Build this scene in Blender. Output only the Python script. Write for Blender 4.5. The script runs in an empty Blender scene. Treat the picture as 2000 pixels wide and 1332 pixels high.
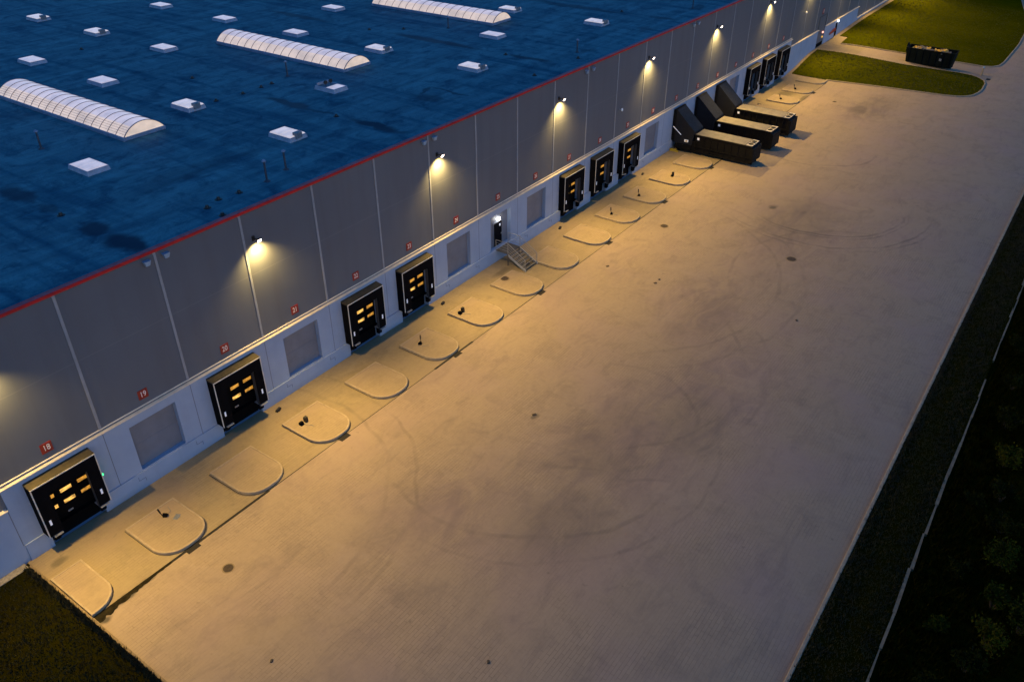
import bpy, math, random
from mathutils import Vector, Matrix
from mathutils.geometry import delaunay_2d_cdt
random.seed(7)
scene = bpy.context.scene
COL = scene.collection
R = math.radians
EXPOSURE = 1.85
K = 2 ** -EXPOSURE          # lamps, lit windows and skylights are set for this exposure

# ------------------------------------------------------------------ materials
def newmat(name):
    m = bpy.data.materials.new(name); m.use_nodes = True
    nt = m.node_tree; nt.nodes.clear()
    out = nt.nodes.new('ShaderNodeOutputMaterial')
    b = nt.nodes.new('ShaderNodeBsdfPrincipled')
    nt.links.new(b.outputs[0], out.inputs[0])
    return m, nt, b
class G:
    """small helper that wires shader nodes"""
    def __init__(s, nt): s.nt = nt; s.co = None
    def n(s, t, **k):
        nd = s.nt.nodes.new('ShaderNode' + t)
        for a, v in k.items(): setattr(nd, a, v)
        return nd
    def put(s, sock, v):
        if isinstance(v, bpy.types.NodeSocket): s.nt.links.new(v, sock)
        else: sock.default_value = v
    def coord(s):
        if s.co is None: s.co = s.n('TexCoord').outputs['Object']
        return s.co
    def mapping(s, scale=(1, 1, 1), loc=(0, 0, 0), vec=None):
        m = s.n('Mapping'); s.put(m.inputs['Vector'], vec or s.coord())
        m.inputs['Scale'].default_value = scale; m.inputs['Location'].default_value = loc
        return m.outputs[0]
    def noise(s, scale=1, detail=4, rough=.55, vec=None, dist=0):
        m = s.n('TexNoise'); s.put(m.inputs['Vector'], vec or s.coord())
        m.inputs['Scale'].default_value = scale; m.inputs['Detail'].default_value = detail
        m.inputs['Roughness'].default_value = rough; m.inputs['Distortion'].default_value = dist
        return m.outputs['Fac']
    def rng(s, v, a, b, c, d, smooth=False):
        m = s.n('MapRange'); m.clamp = True
        if smooth: m.interpolation_type = 'SMOOTHSTEP'
        s.put(m.inputs[0], v)
        for i, x in enumerate((a, b, c, d)): m.inputs[i + 1].default_value = x
        return m.outputs[0]
    def math(s, op, a, b=0, c=0):
        m = s.n('Math', operation=op); s.put(m.inputs[0], a); s.put(m.inputs[1], b); s.put(m.inputs[2], c)
        return m.outputs[0]
    def vmath(s, op, a, b=(0, 0, 0)):
        m = s.n('VectorMath', operation=op); s.put(m.inputs[0], a); s.put(m.inputs[1], b)
        return m
    def mix(s, f, a, b, mode='MIX'):
        m = s.n('Mix', data_type='RGBA', blend_type=mode)
        s.put(m.inputs[0], f)
        s.put(m.inputs[6], (*a, 1) if isinstance(a, tuple) else a)
        s.put(m.inputs[7], (*b, 1) if isinstance(b, tuple) else b)
        return m.outputs[2]
    def bump(s, h, strength=.3, dist=.02):
        m = s.n('Bump'); m.inputs['Strength'].default_value = strength; m.inputs['Distance'].default_value = dist
        s.put(m.inputs['Height'], h)
        return m.outputs[0]

def plain(name, col, rough=.6, var=.25, scale=1.5, metal=0, bump=.0, stretch=(1, 1, 1), spec=.5, emit=None, estr=0):
    m, nt, b = newmat(name); g = G(nt)
    v = g.mapping(stretch)
    f = g.noise(scale, 5, .6, v)
    lo = tuple(c * (1 - var) for c in col); hi = tuple(min(1, c * (1 + var)) for c in col)
    f = g.rng(f, .3, .7, 0, 1)
    g.put(b.inputs['Base Color'], g.mix(f, lo, hi))
    g.put(b.inputs['Roughness'], g.rng(g.noise(scale * 3, 3, .5, v), .2, .8, max(.02, rough - .12), min(1, rough + .12)))
    b.inputs['Metallic'].default_value = metal
    b.inputs['Specular IOR Level'].default_value = spec
    if bump: g.put(b.inputs['Normal'], g.bump(g.noise(scale * 8, 4, .6), bump, .02))
    if emit:
        b.inputs['Emission Color'].default_value = (*emit, 1); b.inputs['Emission Strength'].default_value = estr * K
    return m

def mat_yard(name, tint=1.0, row=True):
    m, nt, b = newmat(name); g = G(nt)
    co = g.coord()
    br = g.n('TexBrick'); g.put(br.inputs['Vector'], co)
    br.inputs['Scale'].default_value = 1.0
    br.inputs['Brick Width'].default_value = .9; br.inputs['Row Height'].default_value = .20
    br.inputs['Mortar Size'].default_value = .012; br.inputs['Mortar Smooth'].default_value = .3
    base = (.318 * tint, .239 * tint, .156 * tint)
    br.inputs['Color1'].default_value = (*[c * .94 for c in base], 1)
    br.inputs['Color2'].default_value = (*[c * 1.07 for c in base], 1)
    br.inputs['Mortar'].default_value = (*[c * .52 for c in base], 1)
    big = g.noise(.07, 5, .6, co)
    mid = g.noise(.55, 6, .65, co, .6)
    wash = g.rng(g.noise(.22, 4, .6, g.mapping((1, 1, 1), (19, 2, 0))), .42, .62, .15, 1)
    paved = g.mix(wash, base, br.outputs['Color'])
    col = g.mix(g.rng(big, .3, .7, .0, .45), paved, tuple(c * .75 for c in base))
    col = g.mix(g.rng(mid, .50, .76, 0, .45), col, (.150 * tint, .120 * tint, .100 * tint))
    fine = g.noise(3.2, 6, .7, co)
    col = g.mix(g.rng(fine, .35, .75, .0, .28), col, tuple(c * 1.3 for c in base))
    # reddish dust clouds
    red = g.noise(.16, 4, .55, g.mapping((1, 1, 1), (40, 17, 0)))
    col = g.mix(g.rng(red, .45, .7, 0, .5), col, (.300 * tint, .215 * tint, .180 * tint))
    spots = g.noise(1.6, 2, .5, g.mapping((1, 1, 1), (7, 3, 0)))
    col = g.mix(g.rng(spots, .70, .78, 0, .35), col, (.09 * tint, .075 * tint, .06 * tint))
    br2 = g.noise(1, 6, .68, g.mapping((.22, .75, 1), (2, 8, 0)), 1.2)
    col = g.mix(g.rng(br2, .52, .72, 0, .32), col, (.13 * tint, .105 * tint, .09 * tint))
    br3 = g.noise(1, 5, .65, g.mapping((.5, .18, 1), (12, 3, 0)), 1.5)
    col = g.mix(g.rng(br3, .55, .75, 0, .28), col, (.36 * tint, .28 * tint, .20 * tint))
    reg = None
    for x, y, rx, ry in ((24, -22, 13, 6.5), (34, -25, 10, 6), (65, -20.5, 11, 6.5), (46, -19, 8, 4), (14, -17, 5, 4), (108, -15, 10, 5)):
        d = g.vmath('MULTIPLY', g.vmath('SUBTRACT', co, (x, y, 0)).outputs[0], (1 / rx, 1 / ry, 0))
        v = g.rng(g.vmath('LENGTH', d.outputs[0]).outputs[1], .3, 1.1, 1, 0, True)
        reg = v if reg is None else g.math('MAXIMUM', reg, v)
    br4 = g.noise(1, 6, .62, g.mapping((.20, .42, 1), (5, 1, 0)), 1.6)
    col = g.mix(g.math('MULTIPLY', g.rng(br4, .40, .64, 0, .44), reg), col, (.150 * tint, .112 * tint, .112 * tint))
    if row:
        # tyre rubber: arcs left by turning lorries
        warp = g.noise(.25, 2, .5, co)
        brk = g.rng(g.noise(.3, 3, .6, g.mapping((1, 1, 1), (11, 5, 0))), .36, .62, 0, 1)
        acc = None
        for cx, cy, Rr, w, st, gx, gy in ((72.5, -20.5, 8.2, .22, .5, -1, -.6), (72.5, -20.5, 8.7, .18, .38, -1, -.6), (72.5, -20.5, 10.7, .2, .45, -1, -.6), (72.5, -20.5, 11.4, .2, .35, -1, -.6),
                                  (24, -16, 11.0, .25, .3, -1, -1), (24, -16, 12.9, .2, .24, -.4, -1), (34, -14, 12.6, .22, .26, -.2, -1), (34, -14, 14.4, .22, .2, -.2, -1),
                                  (6, -3.5, 11.5, .22, .22, 1, -.8), (6, -3.5, 13.4, .22, .22, 1, -.8), (48, -8, 16, .25, .22, .2, -1), (48, -8, 18, .25, .2, .2, -1), (90, -14, 7.5, .25, .3, -.8, -.6), (28, -20, 6, .25, .22, 1, -.4),
                                  (18, -30, 7, .22, .2, .3, 1), (56, -30, 12, .25, .18, .4, 1)):
            d = g.vmath('SUBTRACT', co, (cx, cy, 0)).outputs[0]
            L = g.vmath('LENGTH', d).outputs[1]
            L = g.math('ADD', L, g.math('MULTIPLY', warp, 1.2))
            band = g.rng(g.math('ABSOLUTE', g.math('SUBTRACT', L, Rr + .6)), w * .2, w, st, 0, True)
            nrm = math.hypot(gx, gy)
            gate = g.rng(g.vmath('DOT_PRODUCT', d, (gx / nrm / Rr, gy / nrm / Rr, 0)).outputs[1], .25, .75, 0, 1, True)
            v = g.math('MULTIPLY', band, gate)
            acc = v if acc is None else g.math('MAXIMUM', acc, v)
        acc = g.math('MULTIPLY', acc, brk)
        col = g.mix(acc, col, (.07, .06, .055))
        # wet and dirty patches
        accs = None
        warpv = g.vmath('ADD', co, g.vmath('SCALE', g.n('TexNoise').outputs['Color']).outputs[0]).outputs[0]
        nz = g.n('TexNoise'); g.put(nz.inputs['Vector'], co); nz.inputs['Scale'].default_value = .9; nz.inputs['Detail'].default_value = 6
        off = g.vmath('SUBTRACT', nz.outputs['Color'], (.5, .5, .5)); offs = g.vmath('MULTIPLY', off.outputs[0], (1.6, .7, 0))
        cw = g.vmath('ADD', co, offs.outputs[0]).outputs[0]
        for x, y, rx, ry, st in ((-1.3, -6.72, 2.5, .22, .97), (-2.9, -7.1, .7, .4, .9), (68.4, -16.6, .7, .55, .75), (69, -19.7, .9, .5, .4), (107, -14.5, 3, 1.6, .4), (110, -16, 7, 3, .22), (17, -23, 5, 3.5, .2), (25, -21.5, 6, 4, .2),
                                 (30.5, -25, 6, 3, .18), (66, -20, 9, 5, .2), (12, -14.5, 4, 2.2, .12), (43, -20, 7, 3, .12), (108.2, -3.6, 2.2, 1.5, .55), (107.6, -6.4, 2.4, .5, .6), (-2.2, -1.4, .8, .35, .5), (40.2, -1.7, 1.6, .5, .45), (24.5, -15.9, .5, .25, .6)):
            d = g.vmath('MULTIPLY', g.vmath('SUBTRACT', cw, (x, y, 0)).outputs[0], (1 / rx, 1 / ry, 0))
            v = g.rng(g.vmath('LENGTH', d.outputs[0]).outputs[1], .35, 1.1, st, 0, True)
            accs = v if accs is None else g.math('MAXIMUM', accs, v)
        col = g.mix(accs, col, (.055, .05, .04))
    else: col = g.mix(1.0, col, (1, 1, .9), "MULTIPLY")
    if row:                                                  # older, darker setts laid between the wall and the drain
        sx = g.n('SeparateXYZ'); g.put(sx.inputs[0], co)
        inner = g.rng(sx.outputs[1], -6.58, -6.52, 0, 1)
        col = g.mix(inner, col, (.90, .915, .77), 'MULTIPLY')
    g.put(b.inputs['Base Color'], col)
    g.put(b.inputs['Roughness'], g.rng(mid, .3, .7, .72, .92))
    b.inputs['Specular IOR Level'].default_value = .3
    h = g.math('ADD', g.math('MULTIPLY', br.outputs['Fac'], -.5), g.math('MULTIPLY', fine, .6))
    g.put(b.inputs['Normal'], g.bump(h, .35, .02))
    return m

def mat_roof():
    m, nt, b = newmat('roof_membrane'); g = G(nt); co = g.coord()
    streak = g.noise(1, 5, .6, g.mapping((.06, 1.1, 1)))
    cross = g.noise(1, 4, .6, g.mapping((.8, .07, 1), (3, 9, 0)))
    cl = g.noise(.13, 5, .62, co)
    col = g.mix(g.rng(streak, .36, .64, 0, 1), (.020, .090, .116), (.088, .248, .268))
    col = g.mix(g.rng(cl, .32, .68, 0, .75), col, (.120, .220, .235))
    col = g.mix(g.rng(cross, .50, .66, 0, .85), col, (.002, .060, .10))
    fine = g.noise(9, 3, .7, co)
    col = g.mix(g.rng(g.noise(4.5, 4, .75, co), .38, .68, 0, .5), col, (.050, .19, .25))
    blot = g.noise(.55, 6, .7, co, .8)
    col = g.mix(g.rng(blot, .48, .66, 0, .75), col, (.004, .045, .085))
    col = g.mix(g.rng(fine, .45, .75, 0, .45), col, (.004, .06, .10))
    pale = g.noise(.22, 6, .68, g.mapping((.6, 1.4, 1), (31, 4, 0)), 1.0)
    col = g.mix(g.rng(pale, .52, .70, 0, .55), col, (.120, .290, .310))
    # welded sheet laps every 2 m
    sx = g.n('SeparateXYZ'); g.put(sx.inputs[0], co)
    fr = g.math('ABSOLUTE', g.math('SUBTRACT', g.math('FRACT', g.math('DIVIDE', sx.outputs[1], 2.0)), .5))
    lap = g.math('MULTIPLY', g.rng(fr, .0, .02, 1, 0), g.rng(g.noise(.4, 3, .6, co), .4, .65, 0, .6))
    col = g.mix(lap, col, (.02, .23, .35))
    nz = g.n('TexNoise'); g.put(nz.inputs['Vector'], co); nz.inputs['Scale'].default_value = .5; nz.inputs['Detail'].default_value = 5
    cw = g.vmath('ADD', co, g.vmath('MULTIPLY', g.vmath('SUBTRACT', nz.outputs['Color'], (.5, .5, .5)).outputs[0], (1.8, 2.5, 0)).outputs[0]).outputs[0]
    acc = None
    for x, y, rx, ry, st in ((8.9, 2.6, 1.0, 2.2, .95), (8.8, 6.0, .8, 1.2, .9), (8.8, 14.6, .9, 2.2, .8), (8.7, 10.8, .6, 1.2, .6), (32.3, 15.0, .6, 3.4, .85), (32.4, 11.2, .4, 1.6, .6), (32.4, 5.0, .7, 3.2, .9),
                             (56.1, 18.5, .8, 7, .85), (55.9, 40, .7, 6, .7), (79.6, 15, .9, 8, .7), (56.2, 6.6, .6, 2.6, .8), (80, 4, .8, 2, .6), (103.5, 12, 1, 8, .6), (40.3, 6.4, 1.0, 2.0, .6), (42.9, 6.0, .25, 2.2, .7), (41.8, 7.9, 1.3, .25, .7), (62, 3.4, 1.5, .6, .5), (88, 3.2, 2.6, .7, .6), (74, 3, 2, .5, .5), (18, 9, 6, 1.2, .35), (6, 20, 4, 2, .5)):
        d = g.vmath('MULTIPLY', g.vmath('SUBTRACT', cw, (x, y, 0)).outputs[0], (1 / rx, 1 / ry, 0))
        v = g.rng(g.vmath('LENGTH', d.outputs[0]).outputs[1], .5, 1.15, st, 0, True)
        acc = v if acc is None else g.math('MAXIMUM', acc, v)
    col = g.mix(acc, col, (.001, .016, .04))
    g.put(b.inputs['Base Color'], col)
    g.put(b.inputs['Roughness'], g.math('SUBTRACT', g.rng(cl, .3, .7, .6, .85), g.math('MULTIPLY', acc, .15)))
    b.inputs['Specular IOR Level'].default_value = .05
    g.put(b.inputs['Normal'], g.bump(g.math('ADD', streak, g.math('MULTIPLY', fine, .15)), .25, .05))
    return m

def mat_white_wall():
    m, nt, b = newmat('white_precast'); g = G(nt); co = g.coord()
    n1 = g.noise(.5, 5, .6, co); n2 = g.noise(1, 4, .6, g.mapping((1.6, 1.6, .18)))
    col = g.mix(g.rng(n1, .3, .7, 0, 1), (.265, .335, .455), (.315, .385, .505))
    col = g.mix(g.rng(n2, .5, .78, 0, .35), col, (.25, .29, .37))
    s = g.n('SeparateXYZ'); g.put(s.inputs[0], co)
    fx = g.math('ABSOLUTE', g.math('SUBTRACT', g.math('FRACT', g.math('DIVIDE', g.math('ADD', s.outputs[0], 597.0), 6.0)), .5))
    joint = g.math('MULTIPLY', g.rng(fx, .4958, .4972, 0, 1), g.rng(s.outputs[2], 1.15, 1.25, 0, 1))
    col = g.mix(g.math('MULTIPLY', joint, .8), col, (.08, .08, .09))
    # splash dirt at the foot has its own ragged edge
    foot = g.math('MULTIPLY', g.rng(s.outputs[2], .05, .5, 1, 0), g.rng(n1, .35, .65, 0, .6))
    col = g.mix(foot, col, (.25, .25, .26))
    g.put(b.inputs['Base Color'], col); b.inputs['Roughness'].default_value = .7
    g.put(b.inputs['Normal'], g.bump(g.noise(6, 4, .6, co), .12, .02))
    return m

def mat_cladding():
    m, nt, b = newmat('grey_cladding'); g = G(nt); co = g.coord()
    n1 = g.noise(.12, 4, .6, co); n2 = g.noise(1, 4, .6, g.mapping((1.1, 1.1, .08)))
    col = g.mix(g.rng(n1, .3, .7, 0, 1), (.106, .118, .140), (.130, .140, .160))
    col = g.mix(g.rng(n2, .46, .74, 0, .5), col, (.100, .103, .116))
    s = g.n('SeparateXYZ'); g.put(s.inputs[0], co)
    wn = g.n('TexWhiteNoise', noise_dimensions='1D'); g.put(wn.inputs['W'], g.math('FLOOR', g.math('DIVIDE', g.math('ADD', s.outputs[0], 597.0), 6.0)))
    col = g.mix(g.rng(wn.outputs[0], 0, 1, 0, .14), col, (.09, .092, .10))
    # horizontal panel joints
    jz = None
    for z in (10.3,):
        v = g.rng(g.math('ABSOLUTE', g.math('SUBTRACT', s.outputs[2], z)), .015, .035, .13, 0)
        jz = v if jz is None else g.math('MAXIMUM', jz, v)
    col = g.mix(jz, col, (.32, .32, .32))
    g.put(b.inputs['Base Color'], col)
    g.put(b.inputs['Roughness'], g.rng(n1, .3, .7, .5, .65))
    b.inputs['Specular IOR Level'].default_value = .25
    return m

def mat_grass(name, a, c, d, scale=1.0):
    m, nt, b = newmat(name); g = G(nt); co = g.coord()
    n1 = g.noise(.12 * scale, 5, .65, co); n2 = g.noise(1.3 * scale, 6, .7, co); n3 = g.noise(14, 4, .7, co)
    col = g.mix(g.rng(n1, .3, .7, 0, 1), a, c)
    col = g.mix(g.rng(n2, .42, .75, 0, .7), col, d)
    col = g.mix(g.rng(n3, .4, .75, 0, .5), col, tuple(x * .45 for x in a))
    g.put(b.inputs['Base Color'], col); b.inputs['Roughness'].default_value = .9
    b.inputs['Specular IOR Level'].default_value = .0
    g.put(b.inputs['Normal'], g.bump(n3, .8, .12))
    return m

def mat_glaze(name, col, emit, es):
    m, nt, b = newmat(name); g = G(nt); co = g.coord()
    n = g.noise(.8, 4, .6, co)
    g.put(b.inputs['Base Color'], g.mix(g.rng(n, .3, .7, 0, 1), tuple(c * .9 for c in col), col))
    b.inputs['Roughness'].default_value = .35
    b.inputs['Emission Color'].default_value = (*emit, 1)
    if name.endswith('window'): n = g.noise(3.2, 3, .6, g.mapping((1, 1, 2.2)))
    lo = .25 if name.endswith('window') else .85
    g.put(b.inputs['Emission Strength'], g.rng(n, .36, .60, es * lo * K, es * (1.15 if lo > .5 else 1.3) * K))
    return m

M = {}
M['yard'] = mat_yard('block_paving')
M['island'] = mat_yard('island_paving', .98, False)
M['roof'] = mat_roof()
M['white'] = mat_white_wall()
M['clad'] = mat_cladding()
M['trim'] = plain('seam_trim_grey', (.25, .265, .29), .55, .12)
M['ledge'] = plain('ledge_flashing', (.62, .55, .45), .5, .15, 2)
M['red'] = plain('red_parapet_paint', (.46, .006, .012), .5, .2, 1)
M['signred'] = plain('red_sign_plate', (.25, .016, .009), .5, .12, 4)
M['num'] = plain('white_numeral', (.8, .72, .68), .6, .04, 4)
M['rubber'] = plain('black_curtain', (.0035, .0033, .0042), .9, .3, 3, spec=.06)
M['hood'] = plain('brown_black_hood', (.050, .038, .016), .7, .35, 2.5)
M['alu'] = plain('light_aluminium_profile', (.62, .58, .5), .5, .1, 3)
M['flap'] = plain('dark_grey_flap', (.045, .052, .06), .6, .2, 2)
M['doorp'] = plain('black_dock_door', (.003, .003, .0035), .9, .2, 2, spec=.05)
M['lit'] = mat_glaze('lit_door_window', (.35, .2, .06), (1.0, .53, .11), 1.1)
M['lit2'] = mat_glaze('dim_lit_door_window', (.35, .2, .06), (1.0, .44, .05), .6)
M['tag'] = plain('white_tag', (.85, .85, .88), .5, .05, 4, emit=(.8, .85, 1), estr=.12)
M['led'] = plain('green_led', (.1, .9, .3), .3, .05, 4, emit=(.03, 1, .15), estr=5)
M['redled'] = plain('red_led', (.9, .1, .1), .3, .05, 4, emit=(1, .35, .25), estr=3)
M['bulb'] = plain('white_lamp_glass', (.9, .9, .9), .3, .02, 4, emit=(1, .97, .92), estr=14)
M['lens'] = plain('lamp_lens', (.9, .8, .7), .3, .02, 4, emit=(1, .78, .62), estr=16)
M['lampblk'] = plain('lamp_housing_black', (.006, .006, .007), .5, .2, 4)
M['galv'] = plain('galvanised_steel', (.36, .37, .38), .5, .2, 6, metal=.35)
M['rail'] = plain('bare_steel_rail', (.32, .31, .29), .45, .15, 6, metal=.3)
M['step'] = plain('steel_grating', (.085, .078, .07), .6, .3, 12, metal=.2)
M['bdoor'] = plain('black_steel_door', (.004, .0045, .006), .85, .2, 2, spec=.05)
M['blank'] = plain('grey_infill_panel', (.15, .165, .20), .55, .12, .8)
M['kerb'] = plain('kerb_concrete', (.33, .255, .16), .8, .22, 2.5, bump=.3)
M['kerbwarm'] = plain('worn_kerb_concrete', (.20, .145, .080), .85, .3, 2.0, bump=.4)
M['cblack'] = plain('compactor_black', (.0042, .004, .0045), .7, .35, 1.6, bump=.1, spec=.15)
M['cgrey'] = plain('compactor_dark_grey', (.010, .011, .015), .6, .25, 1.2, spec=.25)
M['ctop'] = plain('dusty_compactor_lid', (.19, .165, .13), .5, .22, 1.4, bump=.1)
M['cplate'] = plain('bare_metal_plate', (.45, .40, .34), .5, .2, 5)
M['yel'] = plain('yellow_paint', (.45, .30, .02), .6, .2, 3)
M['iron'] = plain('cast_iron', (.010, .007, .005), .85, .3, 8, bump=.4)
M['silt'] = plain('wet_silt', (.014, .011, .004), .85, .7, 3.5, spec=.1)
M['mlid'] = plain('brown_iron_lid', (.05, .033, .020), .85, .4, 5)
M['slot'] = plain('drain_dirt_and_kerb_shade', (.014, .011, .006), .9, .6, 1.2)
M['lawn'] = mat_grass('lawn_grass', (.044, .050, .0006), (.078, .076, .001), (.030, .036, .0006))
M['darkgrass'] = mat_grass('rough_verge_grass', (.020, .017, .0012), (.013, .015, .001), (.027, .021, .0012))
M['blade'] = plain('grass_blades', (.046, .050, .001), .8, .5, 1.0)
M['dblade'] = plain('verge_blades', (.017, .016, .001), .85, .6, .8)
M['sblade'] = plain('scrub_blades', (.012, .012, .0008), .95, .5, .8, spec=.0)
M['leafA'] = plain('shrub_leaf_dark', (.013, .016, .001), .95, .6, 1.5, spec=.05)
M['leafB'] = plain('shrub_leaf_olive', (.040, .040, .002), .95, .5, 1.5, spec=.05)
M['leafC'] = plain('shrub_leaf_green', (.024, .032, .002), .95, .5, 1.5, spec=.05)
M['bark'] = plain('shrub_bark', (.05, .035, .02), .9, .3, 5)
M['gravel'] = plain('pale_gravel', (.30, .26, .19), .95, .45, 9, bump=.8)
M['vglass'] = mat_glaze('opal_vent_lid', (.5, .5, .52), (1, .84, .84), .40)
M['vglass2'] = mat_glaze('bright_vent_lid', (.5, .5, .5), (1, .84, .80), .46)
M['bglaze'] = mat_glaze('barrel_glazing', (.46, .44, .46), (1, .84, .86), .46)
M['bwarm'] = mat_glaze('barrel_glazing_warm', (.55, .5, .42), (1, .74, .56), .58)
M['upst'] = plain('vent_upstand', (.30, .34, .42), .6, .18, 2)
M['upst2'] = plain('blue_grey_upstand', (.16, .22, .32), .6, .2, 2)
M['rib'] = plain('dark_rib', (.16, .145, .19), .5, .2, 4)
M['pipe'] = plain('dark_vent_pipe', (.03, .045, .065), .6, .3, 3)
M['motor'] = plain('grey_motor_box', (.13, .16, .19), .6, .15, 3)
M['boxblue'] = plain('pale_blue_hopper', (.20, .31, .44), .5, .12, 3)
M['skipb'] = plain('black_skip_paint', (.003, .006, .007), .85, .4, 1.2, spec=.08)
M['wood'] = plain('waste_wood', (.62, .38, .06), .8, .5, 3)
M['rubbish'] = plain('grey_rubbish', (.14, .12, .1), .8, .6, 2)
M['slate'] = plain('grey_litter', (.14, .15, .17), .7, .2, 4)
M['leaflit'] = plain('brown_debris', (.07, .05, .03), .9, .4, 6)

# ------------------------------------------------------------------ mesh builder
class MB:
    def __init__(s): s.v = []; s.f = []; s.mi = []
    def add(s, vs, fs, mi=0):
        o = len(s.v); s.v += [tuple(p) for p in vs]
        for f in fs: s.f.append(tuple(i + o for i in f)); s.mi.append(mi)
    def box(s, x0, x1, y0, y1, z0, z1, mi=0, bev=0):
        if bev:
            b = bev
            xs = (x0, x0 + b, x1 - b, x1); ys = (y0, y0 + b, y1 - b, y1); zs = (z0, z0 + b, z1 - b, z1)
            idx = {}; vs = []
            def P(i, j, k):
                key = (i, j, k)
                if key not in idx: idx[key] = len(vs); vs.append((xs[i], ys[j], zs[k]))
                return idx[key]
            fs = []
            for a, (i) in (('x', 0), ('x', 3)):
                q = [P(i, 1, 1), P(i, 2, 1), P(i, 2, 2), P(i, 1, 2)]; fs.append(q if i else q[::-1])
            for j in (0, 3):
                q = [P(1, j, 1), P(2, j, 1), P(2, j, 2), P(1, j, 2)]; fs.append(q[::-1] if j else q)
            for k in (0, 3):
                q = [P(1, 1, k), P(2, 1, k), P(2, 2, k), P(1, 2, k)]; fs.append(q if k else q[::-1])
            for i in (0, 3):
                ii = 1 if i == 0 else 2
                for j in (0, 3):
                    jj = 1 if j == 0 else 2
                    fs.append([P(i, jj, 1), P(ii, j, 1), P(ii, j, 2), P(i, jj, 2)])
                for k in (0, 3):
                    kk = 1 if k == 0 else 2
                    fs.append([P(i, 1, kk), P(ii, 1, k), P(ii, 2, k), P(i, 2, kk)])
            for j in (0, 3):
                jj = 1 if j == 0 else 2
                for k in (0, 3):
                    kk = 1 if k == 0 else 2
                    fs.append([P(1, j, kk), P(1, jj, k), P(2, jj, k), P(2, j, kk)])
            for i in (0, 3):
                for j in (0, 3):
                    for k in (0, 3):
                        ii = 1 if i == 0 else 2; jj = 1 if j == 0 else 2; kk = 1 if k == 0 else 2
                        fs.append([P(i, jj, kk), P(ii, j, kk), P(ii, jj, k)])
            s.add(vs, fs, mi); return
        s.add([(x0, y0, z0), (x1, y0, z0), (x1, y1, z0), (x0, y1, z0), (x0, y0, z1), (x1, y0, z1), (x1, y1, z1), (x0, y1, z1)],
              [(3, 2, 1, 0), (4, 5, 6, 7), (0, 1, 5, 4), (1, 2, 6, 5), (2, 3, 7, 6), (3, 0, 4, 7)], mi)
    def quad(s, a, b, c, d, mi=0): s.add([a, b, c, d], [(0, 1, 2, 3)], mi)
    def frustum(s, cx, cy, z0, z1, hx0, hy0, hx1, hy1, mi=0, ox=0, oy=0):
        s.add([(cx - hx0, cy - hy0, z0), (cx + hx0, cy - hy0, z0), (cx + hx0, cy + hy0, z0), (cx - hx0, cy + hy0, z0),
               (cx + ox - hx1, cy + oy - hy1, z1), (cx + ox + hx1, cy + oy - hy1, z1), (cx + ox + hx1, cy + oy + hy1, z1), (cx + ox - hx1, cy + oy + hy1, z1)],
              [(3, 2, 1, 0), (4, 5, 6, 7), (0, 1, 5, 4), (1, 2, 6, 5), (2, 3, 7, 6), (3, 0, 4, 7)], mi)
    def cyl(s, a, b, r, n=10, mi=0, r2=None):
        a = Vector(a); b = Vector(b); r2 = r if r2 is None else r2
        d = (b - a).normalized(); u = d.orthogonal().normalized(); w = d.cross(u)
        vs = []
        for p, q in ((a, r), (b, r2)):
            for i in range(n):
                t = 2 * math.pi * i / n
                vs.append(p + u * (q * math.cos(t)) + w * (q * math.sin(t)))
        fs = [(i, (i + 1) % n, n + (i + 1) % n, n + i) for i in range(n)]
        fs += [tuple(range(n))[::-1], tuple(range(n, 2 * n))]
        s.add(vs, fs, mi)
    def tube(s, pts, r, n=6, mi=0):
        for a, b in zip(pts, pts[1:]): s.cyl(a, b, r, n, mi)
    def extrude_x(s, prof, x0, x1, mi=0):
        """prof: list of (y,z) counter-clockwise seen from +x"""
        n = len(prof)
        vs = [(x0, y, z) for y, z in prof] + [(x1, y, z) for y, z in prof]
        fs = [(i, (i + 1) % n, n + (i + 1) % n, n + i) for i in range(n)]
        fs += [tuple(range(n))[::-1], tuple(range(n, 2 * n))]
        s.add(vs, fs, mi)
    def prism(s, poly, z0, z1, mi=0, mitop=None):
        n = len(poly)
        vs = [(x, y, z0) for x, y in poly] + [(x, y, z1) for x, y in poly]
        s.add(vs, [(i, (i + 1) % n, n + (i + 1) % n, n + i) for i in range(n)] + [tuple(range(n))[::-1]], mi)
        s.add([(x, y, z1) for x, y in poly], [tuple(range(n))], mi if mitop is None else mitop)
    def build(s, name, mats, parent=None, loc=None, rot=None, smooth=False):
        me = bpy.data.meshes.new(name)
        me.from_pydata(s.v, [], s.f)
        if not isinstance(mats, (list, tuple)): mats = [mats]
        for m in mats: me.materials.append(m)
        me.polygons.foreach_set('material_index', s.mi)
        if smooth: me.polygons.foreach_set('use_smooth', [True] * len(s.f))
        me.validate(); me.update()
        o = bpy.data.objects.new(name, me); COL.objects.link(o)
        if parent: o.parent = parent
        if loc: o.location = loc
        if rot: o.rotation_euler = rot
        return o
def empty(name, loc=(0, 0, 0), rz=0):
    o = bpy.data.objects.new(name, None); COL.objects.link(o)
    o.location = loc; o.rotation_euler = (0, 0, rz); o.empty_display_size = .3
    return o
def tag(o, label=None, cat=None, group=None, kind=None):
    if label: o['label'] = label
    if cat: o['category'] = cat
    if group: o['group'] = group
    if kind: o['kind'] = kind
    return o
KIDS = {}
def copy_tree(o, loc, parent=None):
    c = o.copy(); COL.objects.link(c)
    if parent is not None: c.parent = parent
    elif loc is not None: c.location = loc
    for ch in [x for x in bpy.data.objects if x.parent == o]:
        copy_tree(ch, None, c)
    return c

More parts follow.
